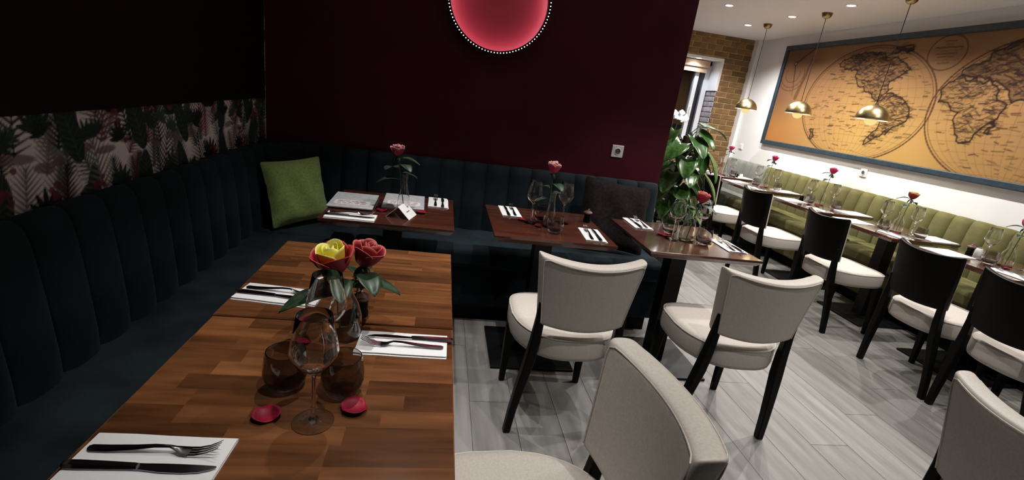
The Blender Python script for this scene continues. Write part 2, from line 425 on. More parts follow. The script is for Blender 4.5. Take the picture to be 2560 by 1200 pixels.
def paint_wallpaper(w, h, res, seed):
    rnd = random.Random(seed); cv = Canvas(w, h, res, (0.78, 0.69, 0.69))
    dg, bg_, mr, gr, gy = (0.018, 0.032, 0.024), (0.008, 0.012, 0.012), (0.16, 0.03, 0.045), (0.04, 0.07, 0.048), (0.15, 0.145, 0.14)
    def frond(x, y, a, L, col, n=13):
        for k in range(n):
            t = k / n; px, py = x + L * t * math.cos(a), y + L * t * math.sin(a)
            ll = L * .42 * math.sin(PI * (t * .75 + .2))
            for sgn in (-1, 1):
                b = a + sgn * (1.05 - .5 * t); cv.line((px, py), (px + ll * math.cos(b), py + ll * math.sin(b) - ll * .12), .0045, col, .95, .001)
        cv.line((x, y), (x + L * math.cos(a), y + L * math.sin(a)), .003, col, 1, .001)
    def fan(x, y, L, col, a0=PI / 2):
        for k in range(7):
            a = a0 + (k - 3) * .42
            cv.leaf((x, y), a, L * (1 - .06 * abs(k - 3)), L * .13, col)
            cv.line((x, y), (x + L * .8 * math.cos(a), y + L * .8 * math.sin(a)), .0012, gr, .6)
    def banana(x, y, a, L, W, col):
        cv.leaf((x, y), a, L, W, col)
        for k in range(9):
            t = .1 + k * .09
            for sgn in (-1, 1):
                px, py = x + L * t * math.cos(a), y + L * t * math.sin(a); b = a + sgn * .9
                cv.line((px, py), (px + W * math.cos(b), py + W * math.sin(b)), .0012, gy, .35)
        cv.line((x, y), (x + L * math.cos(a), y + L * math.sin(a)), .002, gr, .7)
    def berries(x, y):
        for k in range(9): cv.blob((x + rnd.gauss(0, .016), y + rnd.gauss(0, .018)), .012, .011, 0, (mr[0] * rnd.uniform(.7, 1.3), mr[1], mr[2]), .9)
    x = -.05
    for k in range(int(w * h * 90)):
        frond(rnd.uniform(0, w), rnd.uniform(-.05, h - .1), rnd.uniform(1.0, 2.1), rnd.uniform(.12, .2), rnd.choice([gy, bg_, gr, mr, bg_]))
    while x < w + .1:
        for y0 in np.arange(-.05, h + .05, .24):
            banana(x + rnd.uniform(-.02, .05), y0 + rnd.uniform(-.05, 0), rnd.uniform(1.2, 2.0), rnd.uniform(.22, .3), rnd.uniform(.035, .05), dg)
            frond(x + .12, y0 + rnd.uniform(-.03, .03), rnd.uniform(1.3, 1.8), rnd.uniform(.2, .27), rnd.choice([gy, gr, mr, bg_]))
            for k in range(3): cv.blob((x + rnd.uniform(0, .3), y0 + rnd.uniform(.2, .28)), rnd.uniform(.03, .08), rnd.uniform(.012, .02), rnd.uniform(-.2, .2), (.15, .085, .085), .8)
            fan(x + .2, y0 + rnd.uniform(.06, .1), rnd.uniform(.07, .1), rnd.choice([dg, bg_]))
            frond(x + .27, y0 + rnd.uniform(-.02, .03), rnd.uniform(1.2, 1.9), rnd.uniform(.18, .25), rnd.choice([bg_, dg, gy]))
            banana(x + .3, y0 - .02, rnd.uniform(.9, 1.5), .16, .03, gr)
            berries(x + rnd.uniform(.05, .3), y0 + rnd.uniform(.05, .22)); berries(x + rnd.uniform(.05, .3), y0 + rnd.uniform(.0, .2))
            for k in range(4):
                fan(x + rnd.uniform(0, .33), y0 + rnd.uniform(0, .06), rnd.uniform(.04, .07), rnd.choice([bg_, dg, gr]), rnd.uniform(.8, 2.3))
        x += .33
    return cv
cv = paint_wallpaper(3.2, 0.34, .004, 3)
cv.sheet('wallpaper', 'print', lambda a, b: np.stack([np.full_like(a, WL + .002), a + 0.0, b + 0.86], -1), wl)
cv = paint_wallpaper(0.12, 1.33, .005, 5)
cv.sheet('wallpaper', 'print', lambda a, b: np.stack([np.full_like(a, WL + .002), a + 3.08, b + 1.20], -1), wl)
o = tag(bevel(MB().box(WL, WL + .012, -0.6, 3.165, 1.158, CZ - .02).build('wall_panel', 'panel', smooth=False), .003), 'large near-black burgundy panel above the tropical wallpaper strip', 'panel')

# ------------------------------------------------------------------ banquettes
def channel_mesh(name, m_, w, ztop=.915, zb=.36, dz=0.0):
    prof = [(.112, zb), (.110, .55), (.100, .70), (.088, .82), (.080, ztop - .045), (.066, ztop - .012), (.042, ztop), (.016, ztop - .006), (.002, ztop - .03)]
    mb = MB(); us = [-1, -.92, -.7, -.35, 0, .35, .7, .92, 1]; vs_ = []
    for j, (d, z) in enumerate(prof):
        for u in us:
            bul = .022 * (1 - abs(u) ** 3.2) * (1 if j < 6 else .6)
            vs_.append((u * w / 2 * .995, -max(d - .012 + bul, .001), z + (bul * .4 if j > 4 else 0)))
    nu = len(us); fs = [(j * nu + i, j * nu + i + 1, (j + 1) * nu + i + 1, (j + 1) * nu + i) for j in range(len(prof) - 1) for i in range(nu - 1)]
    n0 = len(vs_)
    for sI in (0, nu - 1):
        for j, (d, z) in enumerate(prof): vs_.append((us[sI] * w / 2 * .995, 0, z))
    for q, sI in enumerate((0, nu - 1)):
        for j in range(len(prof) - 1):
            fs.append((j * nu + sI, (j + 1) * nu + sI, n0 + q * len(prof) + j + 1, n0 + q * len(prof) + j))
    mb.add(vs_, fs)
    return mb.build(name, m_, None, angle=60)
def rbox(name, m_, parent, x0, x1, y0, y1, z0, z1, r=.03, seg=3):
    return bevel(MB().box(x0, x1, y0, y1, z0, z1).build(name, m_, parent), r, seg)
CW = .15
def channels(parent, m_, pts, rz):
    proto = None
    for (x, y) in pts:
        if proto is None:
            proto = channel_mesh('back_channel', m_, CW); o = proto; o.parent = parent
        else: o = link('back_channel', proto.data, parent)
        o.location = (x + .004 * math.sin(rz), y - .004 * math.cos(rz), 0); o.rotation_euler = (0, 0, rz)
# corner bench, left wall
b1 = thing('corner_bench', 'long dark teal velvet corner bench under the tropical wallpaper', 'bench')
YA = -.5
MB().box(WL + .02, -.60, YA, 2.72, .0, .10).box(WL + .02, -.46, 2.72, 3.18, 0, .10).build('plinth', 'blackwood', b1, smooth=False)
rbox('base', 'teal', b1, WL + .01, -.565, YA, 2.69, .10, .36, .015)
rbox('base', 'teal', b1, WL + .01, -.458, 2.69, 3.19, .10, .36, .015)
rbox('seat_cushion', 'teal', b1, WL + .06, -.545, YA, 2.68, .36, .48)
rbox('seat_cushion', 'teal', b1, WL + .06, -.458, 2.685, 3.15, .36, .48)
n = 23
channels(b1, 'teal', [(WL, YA + .075 + k * CW) for k in range(n)], PI / 2)       # up to y=2.95
channels(b1, 'teal', [(-.458 - .075 - k * CW, WB) for k in range(2)], 0)
ccx, ccy, R0 = -.758, 2.95, .285
cpro = channel_mesh('back_channel', 'teal', .125)
for k in range(4):
    a = math.radians(11.25 + 22.5 * k)         # 0: pointing +y wall, 90: pointing -x wall
    o = cpro if k == 0 else link('back_channel', cpro.data, b1)
    o.parent = b1
    o.location = (ccx - (R0 - .01) * math.sin(a), ccy - .04 + (R0 - .01) * math.cos(a), .004); o.rotation_euler = (0, 0, a)
    o.scale = (1.0, 1, 1)
MB().loft([[(WL + .005, 2.90, z), (WL + .005, WB - .005, z), (-.75, WB - .005, z)] + [(ccx - (R0 - .04) * math.sin(math.radians(a)), ccy + (R0 - .04) * math.cos(math.radians(a)), z) for a in range(0, 91, 15)] for z in (.36, .90)]).build('corner_filler', 'teal', b1)
# back wall bench
b2 = thing('banquette', 'dark teal velvet channel-back bench against the burgundy wall', 'bench')
MB().box(-.445, 1.42, 2.73, 3.19, 0, .10).build('plinth', 'blackwood', b2, smooth=False)
rbox('base', 'teal', b2, -.452, 1.455, 2.69, 3.19, .10, .36, .015)
rbox('seat_cushion', 'teal', b2, -.452, 1.46, 2.66, 3.15, .36, .48)
channels(b2, 'teal', [(-.445 + .075 + k * CW, WB) for k in range(13)], 0)
# right-hand benches under the map
def right_bench(label, m_, y0, nch, group=None):
    b = thing('bench', label, 'bench', (0, 0, 0))
    y1 = y0 + nch * CW
    MB().box(3.80, WR - .01, y0 + .02, y1 - .02, 0, .10).build('plinth', 'blackwood', b, smooth=False)
    rbox('base', m_, b, 3.745, WR - .01, y0 + .005, y1 - .005, .10, .36, .015)
    rbox('seat_cushion', m_, b, 3.72, WR - .05, y0 + .004, y1 - .004, .36, .48)
    channels(b, m_, [(WR, y0 + (k + .5) * CW) for k in range(nch)], -PI / 2)
right_bench('olive velvet channel-back bench under the right part of the map', 'olive', 1.50, 16)
right_bench('olive velvet channel-back bench under the left part of the map', 'olive', 3.92, 12)
right_bench('olive velvet bench coloured grey-green for cool light, by the brick wall', 'grey', 5.735, 6)

# ------------------------------------------------------------------ tables
def make_table(label, x0, y0, m_='wood', group=None, w=.6, staves=False, h=.75):
    t = thing('dining_table', label, 'table', (x0 + w / 2, y0 + .3, 0), 0, group)
    q = w / 2
    if staves:
        MB().box(-q, q, -.3, .3, h - .03, h - .006).build('top_core', 'wood_edge', t, smooth=False)
        nrow = 12; sw = .6 / nrow; cache = {}
        for r_ in range(nrow):
            x = -q; first = True
            while x < q - 1e-6:
                L_ = random.choice([.12, .16, .2, .24, .28]) if not first else random.choice([.06, .1, .14, .2])
                first = False
                if x + L_ > q - .05: L_ = q - x
                k = round(L_, 4)
                if k not in cache:
                    o = MB().box(0, L_, 0, sw, -.006, 0).build('stave', 'stave', t, smooth=False); cache[k] = o.data
                else: o = link('stave', cache[k], t)
                o.location = (x, -.3 + r_ * sw, h); x += L_
        MB().box(-q - .002, q + .002, -.302, -.3, h - .03, h - .001).box(-q - .002, q + .002, .3, .302, h - .03, h - .001).box(-q - .002, -q, -.3, .3, h - .03, h - .001).box(q, q + .002, -.3, .3, h - .03, h - .001).build('edge_band', m_, t, smooth=False)
    else:
        mb = MB().loft([[(-q + .018, -.282, h - .034), (q - .018, -.282, h - .034), (q - .018, .282, h - .034), (-q + .018, .282, h - .034)],
                   [(-q, -.3, h - .012), (q, -.3, h - .012), (q, .3, h - .012), (-q, .3, h - .012)], [(-q, -.3, h), (q, -.3, h), (q, .3, h), (-q, .3, h)]])
        bevel(mb.build('table_top', m_, t, smooth=False), .002)
    MB().box(-.13, .13, -.13, .13, h - .045, h - .03).build('mounting_plate', 'blackmetal', t, smooth=False)
    MB().box(-.045, .045, -.045, .045, .012, h - .045).build('column', 'blackmetal', t, smooth=False)
    bevel(MB().box(-.225, .225, -.225, .225, 0, .014).build('base_plate', 'blackmetal', t, smooth=False), .003)
    return t
make_table('brown stave-top table carrying the two-rose carafe and black pepper mill', -.53, 1.185, 'stave', staves=True)
make_table('brown stave-top table carrying the pair of smoked tumblers', -.53, .58, 'stave', staves=True, h=.746)
make_table('mahogany pedestal table with two silver menus beside the green cushion', -.51, 2.12)
make_table('mahogany pedestal table with wine glasses beside the dark brown cushion', .275, 2.10)
make_table('mahogany pedestal table at the bench end beside the tall potted plant', 1.03, 2.07)
RT = {'E': 5.49, 'A': 4.65, 'B': 3.71, 'C': 2.935, 'D': 2.145, 'F': 1.35}
RN = {'E': 'first', 'A': 'second', 'B': 'third', 'C': 'fourth', 'D': 'fifth', 'F': 'sixth'}
for k, y in RT.items():
    make_table('mahogany pedestal table, %s from the brick wall in the row under the map' % RN[k], 3.27, y)
make_table('small mahogany table in front of the window in the brick wall', 2.62, 5.95)

# ------------------------------------------------------------------ chairs
def make_chair(kind):
    t = thing('dining_chair', 'x', 'chair')
    # seat: rounded plan, narrower rounded rear
    def outline(s, n=36):
        pts = []
        for k in range(n):
            a = 2 * PI * k / n; c, sn = math.cos(a), math.sin(a)
            e = .42 if sn > 0 else .72
            x = .232 * math.copysign(abs(c) ** e, c); y = .232 * math.copysign(abs(sn) ** e, sn)
            if y < 0: x *= 1 - .18 * (-y / .232) ** 1.3
            else: x *= 1 - .02 * (y / .232)
            pts.append((x * s, y * s))
        return pts
    lv = [(.93, .375), (.985, .382), (1.0, .40), (1.0, .455), (.99, .470), (.955, .481), (.85, .486), (.5, .489), (.02, .490)]
    seat = MB().loft([[(x, y, z) for x, y in outline(s)] for s, z in lv]).build('seat', 'cream', t, angle=60)
    pl = [(x, y, .472) for x, y in outline(.992)]
    MB().tube(pl + [pl[0]], .0028, 5, caps=False).build('piping', 'cream', seat)
    # backrest
    ztop = .838 if kind == 'cream' else .86
    def bk(u, v, side, inset=0.0):
        hw = (.172 + .040 * v ** 1.1) if kind == 'cream' else (.182 + .012 * v)
        y = -.232 - .055 * v + .058 * u * u * (0.55 + .45 * v)
        z = .525 + (ztop - .545) * v + .022 * u * u * v + .018 * u * u * (1 - v)
        return (u * hw, y + side, z)
    us = [-1, -.92, -.7, -.35, 0, .35, .7, .92, 1]; vv = [0, .04, .3, .6, .95, 1]
    def slab(sa, sb):
        vs_ = [bk(u, v, sd) for sd in (sa, sb) for v in vv for u in us]
        nu, nv = len(us), len(vv); N = nu * nv; fs = []
        for j in range(nv - 1):
            for i in range(nu - 1):
                a = j * nu + i; fs += [(a, a + nu, a + nu + 1, a + 1), (N + a, N + a + 1, N + a + nu + 1, N + a + nu)]
        for i in range(nu - 1):
            a = i; b_ = (nv - 1) * nu + i; fs += [(a, a + 1, N + a + 1, N + a), (b_, N + b_, N + b_ + 1, b_ + 1)]
        for j in range(nv - 1):
            a = j * nu; b_ = j * nu + nu - 1; fs += [(a, N + a, N + a + nu, a + nu), (b_, b_ + nu, N + b_ + nu, N + b_)]
        return MB().add(vs_, fs)
    if kind == 'cream':
        back = subsurf(slab(-.034, .036).build('backrest', 'cream', t, angle=180), 2)
        for sd in (-.0385, .0405):
            pp = []
            for k in range(41):
                q = k / 40
                if q < .25: u, v = -.955, q / .25 * .93 + .02
                elif q < .75: u, v = -.955 + (q - .25) / .5 * 1.91, .965
                else: u, v = .955, (1 - q) / .25 * .93 + .02
                pp.append(bk(u, v, sd * .9))
            # rounded path
            pp2 = [tuple((Vector(pp[max(i - 1, 0)]) + Vector(pp[i]) * 2 + Vector(pp[min(i + 1, 40)])) / 4) for i in range(41)]
            MB().tube(pp2, .0022, 5).build('piping', 'cream', back)
    else:
        o = subsurf(slab(.006, .036).build('backrest', 'cream', t, angle=180), 2); o.scale = (.93, 1, .985); o.location = (0, -.006, .002)
        subsurf(slab(-.026, .010).build('back_shell', 'blackwood', t, angle=180), 2)
    def leg(pts, ws):
        secs = []
        for (x, y, z), (wx, wy) in zip(pts, ws):
            secs.append([(x - wx, y - wy, z), (x + wx, y - wy, z), (x + wx, y + wy, z), (x - wx, y + wy, z)])
        return bevel(MB().loft(secs).build('leg', 'blackwood', t), .005)
    for s in (-1, 1):
        leg([(s * .222, -.176, 0), (s * .212, -.184, .12), (s * .196, -.195, .25), (s * .180, -.206, .36), (s * .170, -.214, .46), (s * .166, -.222, .56), (s * .168, -.232, .64)],
            [(.015, .017), (.016, .019), (.018, .021), (.020, .022), (.019, .019), (.017, .014), (.014, .010)])
        leg([(s * .195, .205, 0), (s * .192, .198, .2), (s * .188, .190, .385)], [(.014, .014), (.018, .018), (.022, .022)])
    return t
cream = Proto(make_chair('cream')); black = Proto(make_chair('black'))
cream.put((.597, 1.880, 0), math.radians(1), 'cream leather chair at the table with wine glasses, back to the open floor')
cream.put((1.365, 1.88, 0), math.radians(-2), 'cream leather chair at the table beside the potted plant')
cream.put((.262, .808, 0), math.radians(92), 'cream leather chair at the side of the brown stave-top table with smoked tumblers')
cream.put((1.66, .745, 0), math.radians(-90), 'cream leather chair standing alone on the open floor, its back turned to the stave-top tables')
cream.put((2.40, 6.22, 0), math.radians(-90), 'cream leather chair at the small table in front of the window')
for k, y in (('A', 4.78), ('B', 3.93), ('C', 3.08), ('D', 2.29), ('F', 1.80)):
    black.put((3.07, y, 0), math.radians(-90), 'black-backed chair with cream seat at the %s table from the brick wall' % RN[k])
black.put((3.07, 5.68, 0), math.radians(-90), 'black-backed chair with cream seat at the first table from the brick wall')

# ------------------------------------------------------------------ cushions
def cushion(name, label, m_, size, loc, rot, thick=.07, puff=1.0):
    n = 14
    def f(sd):
        def g(u, v):
            a, b = u * 2 - 1, v * 2 - 1
            e = (1 - abs(a) ** 2.6) * (1 - abs(b) ** 2.6)
            pin = 1 - .055 * (1 - abs(a) ** 2) * abs(b) ** 3 ; pin2 = 1 - .055 * (1 - abs(b) ** 2) * abs(a) ** 3
            wr = .008 * math.sin(7 * a + 3 * b) * (1 - a * a) * (1 - b * b) + .006 * math.sin(11 * b - 5 * a) * abs(a) * (1 - b * b)
            return (a * size / 2 * pin2, sd * (thick * max(e, 0) ** .45 + wr + .002), b * size / 2 * pin)
        return g
    o = MB().grid(f(-1), n, n).grid(f(1), n, n).build(name, m_, None, angle=180)
    subsurf(o, 1)
    o.location = loc; o.rotation_euler = rot
    return tag(o, label, 'cushion')
cushion('cushion', 'olive green square cushion propped in the corner of the teal bench', 'green', .37, (-.80, 2.855, .680), (math.radians(-14), math.radians(-3), math.radians(50)), .05)
cushion('cushion', 'large dark brown square cushion on the teal bench beside the pepper mill table', 'darkcush', .45, (1.135, 2.905, .712), (math.radians(-20), math.radians(4), math.radians(-6)), .06)

# ------------------------------------------------------------------ tableware prototypes
def make_wine():
    t = thing('wine_glass', 'x', 'wine glass')
    pr = [(0, .0015), (.030, .0012), (.037, 0), (.0375, .0015), (.030, .004), (.012, .007), (.0055, .012), (.0038, .025), (.0036, .09), (.0045, .102), (.013, .110), (.030, .124), (.0425, .146), (.0425, .155), (.036, .190), (.0305, .222), (.0300, .223), (.0296, .222), (.0350, .190), (.0413, .155), (.0413, .147), (.0292, .1255), (.0125, .1125), (.0, .109)]
    MB().lathe([(max(r_, 1e-7), z) for r_, z in pr], 40).build('glass_body', 'glass', t, angle=50)
    return t
def make_tumbler(m_='smoke'):
    t = thing('tumbler', 'x', 'tumbler')
    pr = [(0, .0), (.024, .0), (.030, .003), (.037, .016), (.0425, .036), (.0425, .052), (.0395, .072), (.0365, .086), (.0355, .0865), (.0348, .086), (.038, .071), (.041, .052), (.041, .037), (.0355, .020), (.027, .014), (.0, .012)]
    MB().lathe([(max(r_, 1e-7), z) for r_, z in pr], 40).build('glass_body', m_, t, angle=50)
    return t
def make_vase(tall):
    t = thing('flower_vase', 'x', 'vase')
    if tall: pr = [(0, 0), (.026, 0), (.031, .004), (.0315, .03), (.028, .06), (.018, .12), (.0145, .16), (.018, .185), (.0168, .185), (.0132, .16), (.0165, .12), (.0263, .06), (.0298, .032), (.029, .008), (.0, .006)]
    else: pr = [(0, 0), (.034, 0), (.040, .004), (.042, .03), (.041, .055), (.032, .085), (.021, .105), (.0185, .125), (.022, .145), (.0207, .145), (.0172, .125), (.0195, .105), (.0305, .084), (.0393, .055), (.0402, .03), (.038, .008), (.0, .006)]
    MB().lathe([(max(r_, 1e-7), z) for r_, z in pr], 36).build('glass_body', 'glass', t, angle=50)
    return t
def make_pepper():
    t = thing('pepper_mill', 'x', 'pepper mill')
    MB().lathe([(1e-7, 0), (.019, 0), (.0205, .003), (.0205, .012), (.018, .02), (.019, .045), (.019, .05), (1e-7, .051)], 28).build('body', 'brownglass', t)
    lid = MB().lathe([(1e-7, .05), (.022, .05), (.025, .054), (.0245, .058), (.012, .066), (.006, .068), (1e-7, .068)], 28).build('lid', 'pepperlid', t)
    MB().lathe([(1e-7, .067), (.004, .068), (.0065, .073), (.005, .079), (1e-7, .080)], 16).build('knob', 'steel', lid)
    return t
def strip(path, widths, thick, mb=None):
    """flat tapered strip along x: path [(x,z)], half widths in y"""
    mb = mb or MB(); secs = []
    for (x, z), w, th in zip(path, widths, thick):
        secs.append([(x, -w, z), (x, -w * .6, z + th), (x, w * .6, z + th), (x, w, z), (x, w * .6, z - th * .3), (x, -w * .6, z - th * .3)])
    return mb.loft(secs)
def make_fork():
    t = thing('fork', 'x', 'fork')
    strip([(-.100, .003), (-.095, .003), (-.07, .0035), (-.03, .007), (.0, .011), (.022, .0115), (.030, .009), (.040, .0045), (.052, .003)],
          [.004, .0075, .0078, .0055, .0035, .0028, .005, .010, .0115], [.002, .003, .003, .003, .003, .0025, .002, .0016, .0014]).build('handle', 'steel', t)
    for k in range(4):
        y = -.0088 + k * .00587; mb = MB(); secs = []
        for x, z, w in ((.050, .003, .0019), (.062, .0035, .0018), (.078, .008, .0016), (.092, .0155, .0012), (.099, .0205, .0007)):
            secs.append([(x, y - w, z - .0008), (x, y + w, z - .0008), (x, y + w, z + .0009), (x, y - w, z + .0009)])
        mb.loft(secs).build('tine', 'steel', t)
    return t
def make_knife():
    t = thing('table_knife', 'x', 'knife')
    strip([(-.112, .004), (-.108, .004), (-.09, .004), (-.05, .004), (-.012, .004), (-.006, .004)], [.005, .0085, .0088, .0075, .006, .0055], [.002, .004, .0045, .0045, .004, .0035]).build('handle', 'steel', t)
    mb = MB(); secs = []
    for x, a, b_ in ((-.008, -.006, .006), (.0, -.006, .006), (.03, -.0095, .007), (.06, -.010, .007), (.085, -.007, .0065), (.1, -.001, .006), (.106, .0035, .0052)):
        secs.append([(x, a, .0028), (x, b_, .0022), (x, b_, .0048), (x, a, .0034)])
    mb.loft(secs).build('blade', 'steel', t)
    return t
def make_napkin():
    t = thing('folded_napkin', 'x', 'napkin')
    w, l = .108, .218
    pts = []
    lo = [(-w / 2, .0), (w / 2 - .003, .0), (w / 2, .0018), (w / 2 + .0005, .0035), (w / 2 - .003, .0062), (-w / 2 + .004, .0054), (-w / 2 + .004, .0044), (w / 2 - .006, .0048), (w / 2 - .003, .0034), (w / 2 - .006, .0016), (-w / 2, .0012)]
    secs = [[(x, y + dy, z + dz) for y, z in lo] for x, dy, dz in ((-l / 2, 0, 0), (-l / 4, .0008, .0003), (0, 0, 0), (l / 4, -.0006, .0004), (l / 2, .0005, 0))]
    MB().loft(secs).build('paper', 'napkin', t)
    return t
wine, tumb, ctumb = Proto(make_wine()), Proto(make_tumbler()), None
vase_s, vase_t = Proto(make_vase(False)), Proto(make_vase(True))
pepper, fork, knife, napkin = Proto(make_pepper()), Proto(make_fork()), Proto(make_knife()), Proto(make_napkin())
def setting(x, y, rz, where, T=.75, fo=.012, ko=-.022, flip=1, fsh=0.0, ksh=0.0, group=None):
    c, s = math.cos(rz), math.sin(rz)
    napkin.put((x, y, T), rz, 'white folded napkin ' + where)
    fork.put((x - s * fo + c * fsh, y + c * fo + s * fsh, T + .0060), rz + (0 if flip > 0 else PI), 'steel fork on napkin ' + where)
    knife.put((x - s * ko + c * ksh, y + c * ko + s * ksh, T + .0058), rz + (0 if flip > 0 else PI), 'steel knife on napkin ' + where)

# roses
def make_bloom(parent, R, c_out, c_in, c_edge, loc, tilt, separate=False, open_=.5, e_out=None):
    """rose head: ring after ring of cupped, overlapping petals round an axis"""
    rings = [(2, .22, 1.00, .00, 1.5), (3, .42, 1.02, .03, 1.15), (4, .66, .98, .10 + .10 * open_, .95), (5, .90, .88, .18 + .30 * open_, .85)]
    holder = MB(); cols = []; objs = []
    for ri, (n, rr, hh, curl, al) in enumerate(rings):
        for k in range(n):
            a0 = 2 * PI * (k + .37 * ri) / n + random.uniform(-.1, .1)
            hgt = R * 1.75 * hh * random.uniform(.95, 1.04); cl = curl * random.uniform(.7, 1.3); off = random.uniform(.97, 1.05)
            vs_ = []; cc = []
            for j in range(8):
                for i in range(9):
                    a = (i / 8 - .5) * 2; v = j / 7
                    rho = R * rr * off * (.30 + .70 * math.sin(PI / 2 * min(1, v * 1.35)) ** .9) * (1 - .10 * max(0, v - .6) * (3 - ri))
                    rho += cl * R * max(0, v - .62) ** 1.6 * 2.2 + .03 * R * a
                    wv = .35 + .65 * math.sin(PI * (.5 * min(1, v * 1.6)))
                    th = a0 + a * al * wv
                    z = hgt * (v - .20 * abs(a) ** 2.5 * v) - cl * R * max(0, v - .7) ** 2 * 3
                    vs_.append(Vector((rho * math.cos(th), rho * math.sin(th), z)))
                    ed = max(0, (v - .78) / .22) ** 1.5 * .85
                    mx = [0, 0, .22, 1][ri] if e_out else ri / 3
                    base = Vector(c_in) * (1 - mx) + Vector(c_out) * mx
                    cc.append(base * (1 - ed) + Vector(e_out if (e_out and ri > 2) else c_edge) * ed)
            fs = [(j * 9 + i, j * 9 + i + 1, (j + 1) * 9 + i + 1, (j + 1) * 9 + i) for j in range(7) for i in range(8)]
            if separate: objs.append((vs_, fs, cc))
            else:
                holder.add(vs_, fs); cols += cc
    def mk(name, vs_, fs, cc, par):
        me = bpy.data.meshes.new(name); me.from_pydata([tuple(v) for v in vs_], [], fs)
        ca = me.color_attributes.new('Col', 'FLOAT_COLOR', 'POINT')
        ca.data.foreach_set('color', [x for c in cc for x in (*c, 1)])
        me.materials.append(M['rose']); me.polygons.foreach_set('use_smooth', [True] * len(me.polygons))
        o = link(name, me, par); solid(o, .0008); return o
    if separate:
        head = MB().lathe([(1e-7, -.004), (R * .28, 0), (R * .34, R * .25), (R * .2, R * .5), (1e-7, R * .55)], 14).build('bloom', 'stem', parent)
        for d in objs: mk('petal', *d, head)
    else:
        head = mk('bloom', holder.v, holder.f, cols, parent)
    head.location = loc; head.rotation_euler = tilt
    return head
def leaf_mesh(L, W, droop=.25, fold=.2, n=8, heart=False):
    def g(u, v):
        a = (u - .5) * 2
        if heart: w = W * (math.sin(PI * min(1, v * .86 + .14)) ** .62) * (1.12 - .35 * v)
        else: w = W * math.sin(PI * (v * .96 + .02)) ** .8
        y = v * L
        if heart: y -= L * .16 * abs(a) * (1 - v) ** 3
        return Vector((a * w, y - droop * .15 * L * v * v, -droop * L * v * v + fold * abs(a) * w - .04 * L * math.sin(a * 3) * v))
    return MB().grid(g, 6, n)
def make_rose(label, base, head, R=.026, cols=None, tilt=(0, 0, 0), separate=False, leaves=3, lz=None, open_=.5, group=None, lsize=1.0):
    """stem from inside the vase (base) to the head, with leaves"""
    t = thing('rose', label, 'rose', base, 0, group)
    h = Vector(head) - Vector(base)
    pts = [(0, 0, 0), tuple(h * .35 + Vector((0, 0, .0))), tuple(h * .75), tuple(h)]
    MB().tube(pts, .0022, 7).build('stem', 'stem', t)
    make_bloom(t, R, cols[0], cols[1], cols[2], tuple(h), tilt, separate, open_, cols[3] if len(cols) > 3 else None)
    for k in range(5):
        o = solid(leaf_mesh(R * 1.1, R * .2, .6, .1, 4).build('sepal', 'roseleaf', t, fix=False), .0006)
        o.location = h; o.rotation_euler = (math.radians(-25), 0, k * 2 * PI / 5)
    for k in range(leaves):
        q = (lz or .55) + .1 * k; p = h * q
        a = [2.0, -1.2, .5, 3.6, 4.8][k % 5] + random.uniform(-.3, .3)
        L_ = R * random.uniform(1.7, 2.3) * lsize
        o = solid(leaf_mesh(L_, L_ * .32, .45, .25).build('leaf', 'roseleaf', t, fix=False), .0006)
        d = Vector((-math.sin(a), math.cos(a), 0)) * .012
        o.location = p + d; o.rotation_euler = (math.radians(12), 0, a)
        MB().tube([tuple(p), tuple(p + d * 1.4)], .0012, 5).build('leaf_stalk', 'stem', t)
    return t
def loose_petal(label, loc, rz, s=.028, group=None, flip=0):
    def g(u, v):
        a = (u - .5) * 2; w = s * math.sin(PI * (v * .8 + .12)) ** .7
        return (a * w, (v - .5) * s * 1.7, .35 * a * a * w + .3 * s * (v - .4) ** 2 * 2 + .001)
    o = solid(MB().grid(g, 8, 8).build('rose_petal', 'petal', None, fix=False), .0008, 1)
    o.location = loc; o.rotation_euler = (0, 0, rz)
    return tag(o, label, 'petal', group)

# --- stave-top tables
setting(-.412, .688, math.radians(-2), 'nearest the bench on the table with smoked tumblers', T=.746, fo=.014, ko=-.022)
setting(-.412, 1.312, math.radians(-7), 'beside the carafe on the table with two roses', fo=.016, ko=-.016)
setting(-.052, 1.085, math.radians(-1), 'beside the right-hand smoked tumbler', T=.746, fo=-.014, ko=.024, flip=-1, ksh=.012)
wine.put((-.192, .792, .746), 0, 'tall clear wine glass in front of the smoked tumblers')
wine.put((-.212, .975, .746), .3, 'clear wine glass between the smoked tumblers and the carafe')
tumb.put((-.272, .895, .746), 0, 'smoked glass tumbler on the stave-top table, next to the bench side')
tumb.put((-.158, .885, .746), 0, 'smoked glass tumbler on the stave-top table, next to the napkin')
vase_s.put((-.200, 1.115, .746), 0, 'clear glass carafe holding the yellow and the red rose', scale=(1, 1, 1.08))
o = pepper.put((-.178, 1.225, .75), 0, 'squat dark pepper mill beside the rose carafe on the stave-top table')
for ch in o.children:
    if ch.name.startswith('body'): ch.data = ch.data.copy(); ch.data.materials[0] = M['blackwood']
YEL = ((.32, .012, .03), (.80, .62, .05), (.78, .60, .10)); RED = ((.30, .006, .03), (.35, .01, .04), (.75, .35, .30))
make_rose('large open rose with yellow centre and crimson outer petals in the carafe', (-.208, 1.112, .760), (-.226, 1.118, .915), .044, ((.30, .008, .03), (.85, .78, .05), (.85, .80, .30), (.42, .05, .03)), (math.radians(14), math.radians(-8), 0), True, 4, .62, .9, lsize=1.15)
make_rose('crimson rose with pale petal tips behind the yellow rose in the carafe', (-.190, 1.122, .760), (-.170, 1.172, .918), .038, ((.28, .006, .03), (.32, .010, .03), (.62, .17, .14)), (math.radians(12), math.radians(14), .5), True, 4, .60, .8, lsize=1.3)
loose_petal('crimson rose petal lying next to the bench-side smoked tumbler', (-.278, .803, .746), .5, .026)
loose_petal('crimson rose petal lying between the wine glass foot and napkin', (-.125, .832, .746), 1.9, .028)
